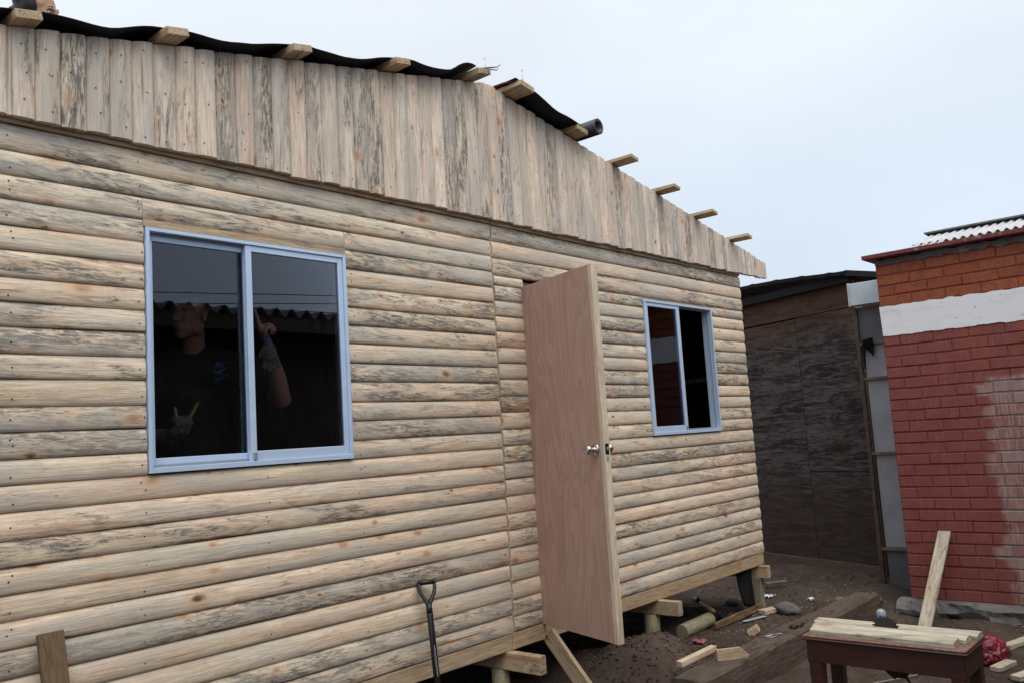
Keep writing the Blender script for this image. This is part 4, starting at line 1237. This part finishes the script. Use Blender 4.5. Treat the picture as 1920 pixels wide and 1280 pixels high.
# ------------------------------------------------------------------ people
_b = bmesh.new(); bmesh.ops.create_icosphere(_b, subdivisions=2, radius=1)
ICO_V = [v.co.copy() for v in _b.verts]; ICO_F = [tuple(v.index for v in f.verts) for f in _b.faces]; _b.free()
def blob(name, prims, voxel, mat, parent=None, smooth_it=4, push=None):
    bv, bf = [], []
    def add_ell(c, rad, rot=None):
        Mx = T(c) @ (rot if rot is not None else Matrix()) @ Matrix.Diagonal((rad[0], rad[1], rad[2], 1))
        k0 = len(bv)
        bv.extend(Mx @ v for v in ICO_V); bf.extend((a + k0, b + k0, c_ + k0) for a, b, c_ in ICO_F)
    for p in prims:
        if p[0] == 'e': add_ell(*p[1:])
        else:
            _, a, b, ra, rb_ = p
            a, b = Vector(a), Vector(b); L = (b - a).length
            n = max(2, int(L / (min(ra, rb_) * .45)) + 1)
            for i in range(n + 1):
                t = i / n; add_ell(a.lerp(b, t), [ra + (rb_ - ra) * t] * 3)
    me = bpy.data.meshes.new(name + '_src'); me.from_pydata(bv, [], bf)
    tmp = bpy.data.objects.new('tmp_src', me); COL.objects.link(tmp)
    md = tmp.modifiers.new('r', 'REMESH'); md.mode = 'VOXEL'; md.voxel_size = voxel
    ms = tmp.modifiers.new('s', 'SMOOTH'); ms.iterations = smooth_it; ms.factor = .5
    dg = bpy.context.evaluated_depsgraph_get(); dg.update()
    out = bpy.data.meshes.new_from_object(tmp.evaluated_get(dg))
    bpy.data.objects.remove(tmp); bpy.data.meshes.remove(me)
    if push:
        for v_ in out.vertices:
            for (c, rr_, d) in push:
                q = (v_.co - Vector(c)).length / rr_
                if q < 1: v_.co += Vector(d) * (1 - q * q) ** 2
    out.materials.clear(); out.name = name
    out.polygons.foreach_set('use_smooth', [True] * len(out.polygons))
    return link(name, out, mat, parent)

def head_prims(c, fwd, upv, k=1.0):
    f_ = Vector(fwd).normalized(); u_ = Vector(upv); u_ = (u_ - u_.dot(f_) * f_).normalized(); l_ = u_.cross(f_)
    Rm = Matrix(((f_.x, l_.x, u_.x, 0), (f_.y, l_.y, u_.y, 0), (f_.z, l_.z, u_.z, 0), (0, 0, 0, 1)))
    P = lambda a, b, d: Vector(c) + (f_ * a + l_ * b + u_ * d) * k
    E = lambda a, b, d, rx_, ry_, rz_: ('e', P(a, b, d), (rx_ * k, ry_ * k, rz_ * k), Rm)
    pr = [E(-.012, 0, .035, .098, .076, .088), E(.030, 0, -.010, .062, .064, .085), E(.040, 0, -.062, .050, .050, .050),
          E(.062, 0, -.098, .026, .028, .022), E(.000, .045, -.055, .045, .020, .045), E(.000, -.045, -.055, .045, .020, .045),
          E(.080, 0, .022, .016, .050, .012),                      # brow
          E(.092, 0, -.004, .012, .010, .028), E(.102, 0, -.024, .014, .012, .012), E(.094, .012, -.028, .010, .009, .008), E(.094, -.012, -.028, .010, .009, .008),
          E(.066, .034, -.016, .022, .020, .020), E(.066, -.034, -.016, .022, .020, .020),
          E(.085, 0, -.056, .010, .024, .006), E(.083, 0, -.069, .010, .020, .007),
          E(-.010, .079, -.002, .018, .007, .030), E(-.010, -.079, -.002, .018, .007, .030), E(-.006, .080, -.026, .009, .006, .010), E(-.006, -.080, -.026, .009, .006, .010)]
    push = [(P(.083, .031, .006), .020 * k, -f_ * .011 * k), (P(.083, -.031, .006), .020 * k, -f_ * .011 * k), (P(.090, 0, -.0625), .012 * k, -f_ * .004 * k)]
    return pr, push, P, Rm

# the person inside, pointing up
def Q(x, y, z): return CAM + (Vector((x, y, z)) - CAM) * 1.055
hc = Q(2.130, .475, 2.225); hf = Vector((-.93, -.36, -.01)); hu = Vector((.12, .0, 1))
hp, hpush, HP, HR = head_prims(hc, hf, hu, 1.07)
el = Vector((2.470, .235, 1.803)); wr = Vector((2.302, .095, 2.050)); shl = Vector((2.46, .53, 1.975)); shr = Q(2.00, .62, 1.965)
elr = Vector((1.88, .55, 1.68)); wrr = Vector((1.93, .30, 1.64))
body = hp + [('c', HP(-.02, 0, -.06), Q(2.19, .56, 2.0), .058, .066),
             ('c', Q(2.19, .58, 1.90), Q(2.18, .60, 1.45), .11, .12), ('c', shl, shr, .07, .07), ('c', Q(2.10, .6, 1.38), Q(2.26, .6, 1.38), .11, .11),
             ('c', shl, el, .058, .046), ('c', el, el.lerp(wr, .35), .046, .050), ('c', el.lerp(wr, .35), wr, .050, .029),
             ('c', shr, elr, .056, .043), ('c', elr, wrr, .043, .028),
             ('c', Q(2.09, .6, 1.35), (2.17, .78, .92), .085, .058), ('c', (2.17, .78, .92), (2.17, .8, .53), .056, .04), ('c', (2.17, .8, .51), (2.13, .65, .485), .042, .034),
             ('c', Q(2.27, .6, 1.35), (2.40, .78, .92), .085, .058), ('c', (2.40, .78, .92), (2.40, .8, .53), .056, .04), ('c', (2.40, .8, .51), (2.40, .65, .485), .042, .034)]
# left hand: palm, index up, three fingers folded, thumb
hd = (Vector((2.250, .075, 2.213)) - wr); hd.normalize()
side = Vector((-.84, -.54, 0)); side = (side - side.dot(hd) * hd).normalized(); pn_ = hd.cross(side)
if pn_.y > 0: pn_ = -pn_
HPt = lambda a, b, d: wr + hd * a + side * b + pn_ * d
body += [('c', HPt(.01, .012, 0), HPt(.082, .022, 0), .020, .018), ('c', HPt(.01, -.006, 0), HPt(.078, -.020, 0), .020, .017), ('c', HPt(.02, .0, 0), HPt(.080, .0, 0), .020, .017),
         ('c', HPt(.080, .028, .000), HPt(.122, .034, -.002), .0105, .0095), ('c', HPt(.122, .034, -.002), HPt(.150, .040, .0), .0095, .0085), ('c', HPt(.150, .040, .0), HPt(.170, .044, .002), .0085, .0072)]
for i, b_ in enumerate((.010, -.008, -.025)):
    body += [('c', HPt(.084 - i * .004, b_, .004), HPt(.092 - i * .006, b_ + .002, .036), .0105, .0098), ('c', HPt(.092 - i * .006, b_ + .002, .036), HPt(.062 - i * .004, b_ + .004, .046), .0098, .009), ('c', HPt(.062 - i * .004, b_ + .004, .046), HPt(.044 - i * .003, b_ + .004, .034), .009, .008)]
body += [('c', HPt(.022, .022, .006), HPt(.055, .044, .020), .014, .011), ('c', HPt(.055, .044, .020), HPt(.080, .034, .036), .011, .009)]
# right hand, closed round the pliers
hd2 = Vector((.10, -.62, .30)).normalized(); sd2 = Vector((1, .1, .0)); sd2 = (sd2 - sd2.dot(hd2) * hd2).normalized(); pn2 = hd2.cross(sd2)
if pn2.z < 0: pn2 = -pn2
HQ = lambda a, b, d: wrr + hd2 * a + sd2 * b + pn2 * d
hand2 = [('c', HQ(.005, .015, 0), HQ(.075, .024, 0), .021, .018), ('c', HQ(.005, -.015, 0), HQ(.072, -.024, 0), .021, .018), ('c', HQ(.0, 0, 0), HQ(.075, 0, 0), .021, .018)]
for i, b_ in enumerate((.030, .010, -.010, -.028)):
    k = (1, 1.08, 1, .85)[i]
    hand2 += [('c', HQ(.078, b_, .002), HQ(.078 + .036 * k, b_, .014), .0105, .010), ('c', HQ(.078 + .036 * k, b_, .014), HQ(.078 + .030 * k, b_, .042), .010, .0092), ('c', HQ(.078 + .030 * k, b_, .042), HQ(.078 + .008, b_, .048), .0092, .0085)]
hand2 += [('c', HQ(.025, .030, .008), HQ(.062, .050, .024), .014, .012), ('c', HQ(.062, .050, .024), HQ(.086, .038, .044), .012, .0095)]
man = thing('person', (2.18, .6, .45), 'person in a black T-shirt behind the big window, pointing up with one finger', 'person')
bo = blob('body', body + hand2, .0062, 'skin', man, 3, hpush)
sh_p = [('c', Q(2.19, .575, 1.90), Q(2.18, .60, 1.30), .155, .155), ('c', shl, shr, .090, .090), ('c', Q(2.10, .57, 1.88), Q(2.30, .57, 1.88), .12, .12), ('c', Q(2.07, .60, 1.34), Q(2.29, .60, 1.34), .13, .13),
        ('c', shl, shl.lerp(el, .66), .085, .072), ('c', shr, shr.lerp(elr, .66), .083, .075),
        ('c', Q(2.195, .565, 2.045), Q(2.19, .575, 1.93), .088, .112), ('c', Q(2.20, .57, 2.03), shl, .082, .090), ('c', Q(2.19, .59, 2.03), shr, .082, .090)]
shirt = blob('shirt', sh_p, .010, 'shirt', man, 5)
blob('trousers', [('c', Q(2.09, .6, 1.34), (2.17, .78, .92), .105, .078), ('c', (2.17, .78, .92), (2.17, .8, .56), .076, .065), ('c', Q(2.27, .6, 1.34), (2.40, .78, .92), .105, .078), ('c', (2.40, .78, .92), (2.40, .8, .56), .076, .065)], .014, 'jeans', man, 4)
blob('hair', [('e', HP(-.028, 0, .062), (.094, .081, .070), HR), ('e', HP(-.055, 0, .010), (.056, .074, .060), HR), ('e', HP(.03, 0, .092), (.055, .066, .030), HR)], .007, 'hair', man, 3)
gl2 = [(p[0], p[1], p[2], p[3] + .004, p[4] + .004) for p in hand2] + [('c', wrr + (elr - wrr) * .25, wrr, .038, .036)]
blob('work_glove', gl2, .006, 'glove', man, 3)
# emblem printed on the shirt: lettering over a curved tick
bvh = BVHTree.FromPolygons([v_.co.copy() for v_ in shirt.data.vertices], [tuple(p.vertices) for p in shirt.data.polygons])
lv, lf = [], []
def onshirt(px, pz):
    dr = (Vector((2.182 + px, .3, 1.946 + pz)) - CAM).normalized(); o_ = CAM; hit = bvh.ray_cast(o_, dr)
    return (hit[0] - dr * .003) if hit[0] else Vector((2.215 + px, .5, 1.948 + pz))
def poly_strip(top, bot):
    b = len(lv); n = len(top)
    for q in top + bot: lv.append(onshirt(*q))
    for i in range(n - 1): lf.append((b + i, b + i + 1, b + n + i + 1, b + n + i))
def bar(x0, z0, x1, z1, wd=.0045):
    d = Vector((x1 - x0, z1 - z0)).normalized() * wd / 2; n_ = (-d.y, d.x)
    poly_strip([(x0 + n_[0], z0 + n_[1]), (x1 + n_[0], z1 + n_[1])], [(x0 - n_[0], z0 - n_[1]), (x1 - n_[0], z1 - n_[1])])
def tick(oz, sc):
    top = [(-.042, .010), (-.034, -.002), (-.02, -.004), (.0, .003), (.02, .011), (.046, .022)]
    bot = [(-.040, .002), (-.036, -.012), (-.024, -.016), (.0, -.008), (.02, .004), (.046, .0215)]
    poly_strip([(a * sc, b * sc + oz) for a, b in top], [(a * sc, b * sc + oz) for a, b in bot])
tick(.0, 1.0); tick(-.034, .95)
def letters(oz, h_, x0, wd):
    sk = .25
    x = x0
    for ch in 'NIKE':
        q = lambda a, b: (x + a * wd + sk * b * h_, oz + b * h_)
        seg = {'N': [((0, 0), (0, 1)), ((0, 1), (1, 0)), ((1, 0), (1, 1))], 'I': [((.3, 0), (.3, 1))],
               'K': [((0, 0), (0, 1)), ((0, .45), (1, 1)), ((.2, .5), (1, 0))], 'E': [((0, 0), (0, 1)), ((0, 1), (.9, 1)), ((0, .5), (.7, .5)), ((0, 0), (.9, 0))]}[ch]
        for a, b in seg: bar(*q(*a), *q(*b), wd=h_ * .17)
        x += wd * (.75 if ch == 'I' else 1.4)
letters(.016, .022, -.026, .010); letters(-.022, .012, -.020, .008)
bar(-.036, -.058, -.002, -.058, .005); bar(-.034, -.050, -.006, -.050, .003)
mk('shirt_emblem', lv, lf, 'logo', shirt)
# glove held in the raised hand
gp = HPt(.014, .040, .030)
wg = thing('work_glove', gp + Vector((0, 0, -.12)), 'grey work glove with a blue cuff hanging from the pointing hand', 'glove')
G = lambda a, b, d=0: gp + Vector((a * .76, a * -.27, b * .9)) + Vector((0, d, 0))
blob('glove_body', [('c', G(-.01, -.01), G(-.004, -.075), .024, .030), ('c', G(.012, -.03), G(.02, -.085), .022, .024), ('c', G(-.025, -.08), G(-.032, -.128), .0125, .011), ('c', G(-.006, -.085), G(-.004, -.142), .0125, .011),
                    ('c', G(.014, -.085), G(.026, -.138), .0125, .011), ('c', G(.03, -.07), G(.052, -.118), .0125, .011), ('c', G(-.03, -.03), G(-.055, -.072), .013, .011)], .005, 'glove', wg, 3)
tube('cuff', [G(-.020, .026), G(-.016, .010), G(-.012, -.010)], [.013, .017, .020], 'bluecuff', wg, 12)
# pliers in the lower hand
pc = HQ(.098, 0, .030)
pl = thing('pliers', pc, 'pliers with two tan grips held in the gloved lower hand', 'pliers')
tube('grip', [pc + Vector((-.015, 0, -.03)), pc + Vector((-.03, -.01, .03)), pc + Vector((-.036, -.01, .062))], [.006, .0075, .006], 'tan', pl, 8)
tube('grip', [pc + Vector((.015, 0, -.03)), pc + Vector((.045, -.01, .035)), pc + Vector((.075, -.01, .082))], [.006, .0075, .006], 'tan', pl, 8)
tube('jaws', [pc + Vector((0, 0, -.03)), pc + Vector((0, 0, -.06)), pc + Vector((0, 0, -.11))], [.012, .012, .005], 'darkmetal', pl, 8)

# the person on the roof
wc = Vector((1.655, 1.03, 3.803)); wf = Vector((.64, -.74, -.15)); wu = Vector((-.22, 0, 1))
wp, wpush, WP, WR_ = head_prims(wc, wf, wu, 1.0)
wom = thing('person', (1.3, 1.5, 3.3), 'dark-haired person peeking over the roof edge at the top left', 'person')
zr = lambda x: ztop(x) + TH + .02
wb = wp + [('c', WP(-.03, 0, -.07), (1.52, 1.14, 3.66), .048, .052), ('c', (1.50, 1.2, 3.62), (1.20, 1.6, 3.52), .10, .12), ('c', (1.62, 1.22, 3.60), (1.42, 1.12, 3.60), .06, .06),
           ('c', (1.62, 1.22, 3.60), (1.74, 1.20, 3.44), .045, .036), ('c', (1.74, 1.20, 3.44), (1.82, 1.05, zr(1.82) + .03), .036, .026), ('c', (1.82, 1.05, zr(1.82) + .025), (1.86, .97, zr(1.86) + .015), .026, .012),
           ('c', (1.40, 1.12, 3.58), (1.42, 1.0, 3.42), .045, .036), ('c', (1.42, 1.0, 3.42), (1.52, .92, zr(1.52) + .03), .036, .026), ('c', (1.52, .92, zr(1.52) + .025), (1.58, .86, zr(1.58) + .015), .026, .012),
           ('c', (1.18, 1.62, 3.5), (1.42, 1.5, zr(1.42) + .08), .09, .07), ('c', (1.42, 1.5, zr(1.42) + .07), (1.12, 1.85, zr(1.12) + .05), .06, .045),
           ('c', (1.12, 1.68, 3.5), (1.30, 1.75, zr(1.30) + .08), .09, .07), ('c', (1.30, 1.75, zr(1.30) + .07), (.98, 2.0, zr(.98) + .05), .06, .045)]
for k in range(4):
    for (hx, hy) in ((1.86, .97), (1.58, .86)):
        wb.append(('c', (hx, hy + .012 * k - .018, zr(hx) + .014), (hx + .045 - .004 * abs(k - 1), hy + .016 * k - .045, zr(hx + .04) + .008), .009, .0075))
blob('body', wb, .0065, 'skin', wom, 3, wpush)
blob('clothes', [('c', (1.50, 1.2, 3.60), (1.20, 1.6, 3.50), .125, .145), ('c', (1.62, 1.22, 3.60), (1.42, 1.12, 3.60), .075, .075), ('c', (1.62, 1.22, 3.60), (1.73, 1.20, 3.46), .06, .05), ('c', (1.40, 1.12, 3.58), (1.42, 1.01, 3.44), .06, .05),
                 ('c', (1.18, 1.62, 3.5), (1.42, 1.5, zr(1.42) + .09), .105, .085), ('c', (1.12, 1.68, 3.5), (1.30, 1.75, zr(1.30) + .09), .105, .085)], .012, 'jeans', wom, 4)
blob('hair', [('e', WP(-.034, 0, .050), (.092, .086, .082), WR_), ('e', WP(-.058, 0, -.005), (.060, .082, .075), WR_), ('e', WP(-.115, 0, .0), (.036, .034, .032), WR_), ('e', WP(-.012, -.058, .020), (.046, .032, .070), WR_), ('e', WP(-.012, .058, .020), (.046, .032, .070), WR_), ('e', WP(.012, .0, .100), (.060, .062, .032), WR_),
              ('c', WP(-.06, .03, -.05), WP(-.08, .05, -.16), .03, .018), ('c', WP(-.06, -.03, -.05), WP(-.08, -.05, -.16), .03, .018)], .006, 'hair', wom, 3)
for s_ in (1, -1):
    e_ = lathe('eye', [(.001, -.010), (.006, -.008), (.010, 0), (.006, .008), (.001, .010)], 'white', wom, T(WP(.071, s_ * .031, .006)), 12)
    tube('eyelid', [WP(.074, s_ * .017, .010), WP(.079, s_ * .028, .015), WP(.072, s_ * .042, .010)], .0022, 'hair', wom, 6)
    tube('eyebrow', [WP(.0905, s_ * .014, .027), WP(.0865, s_ * .030, .033), WP(.071, s_ * .047, .028)], [.0022, .003, .0015], 'hair', wom, 6)
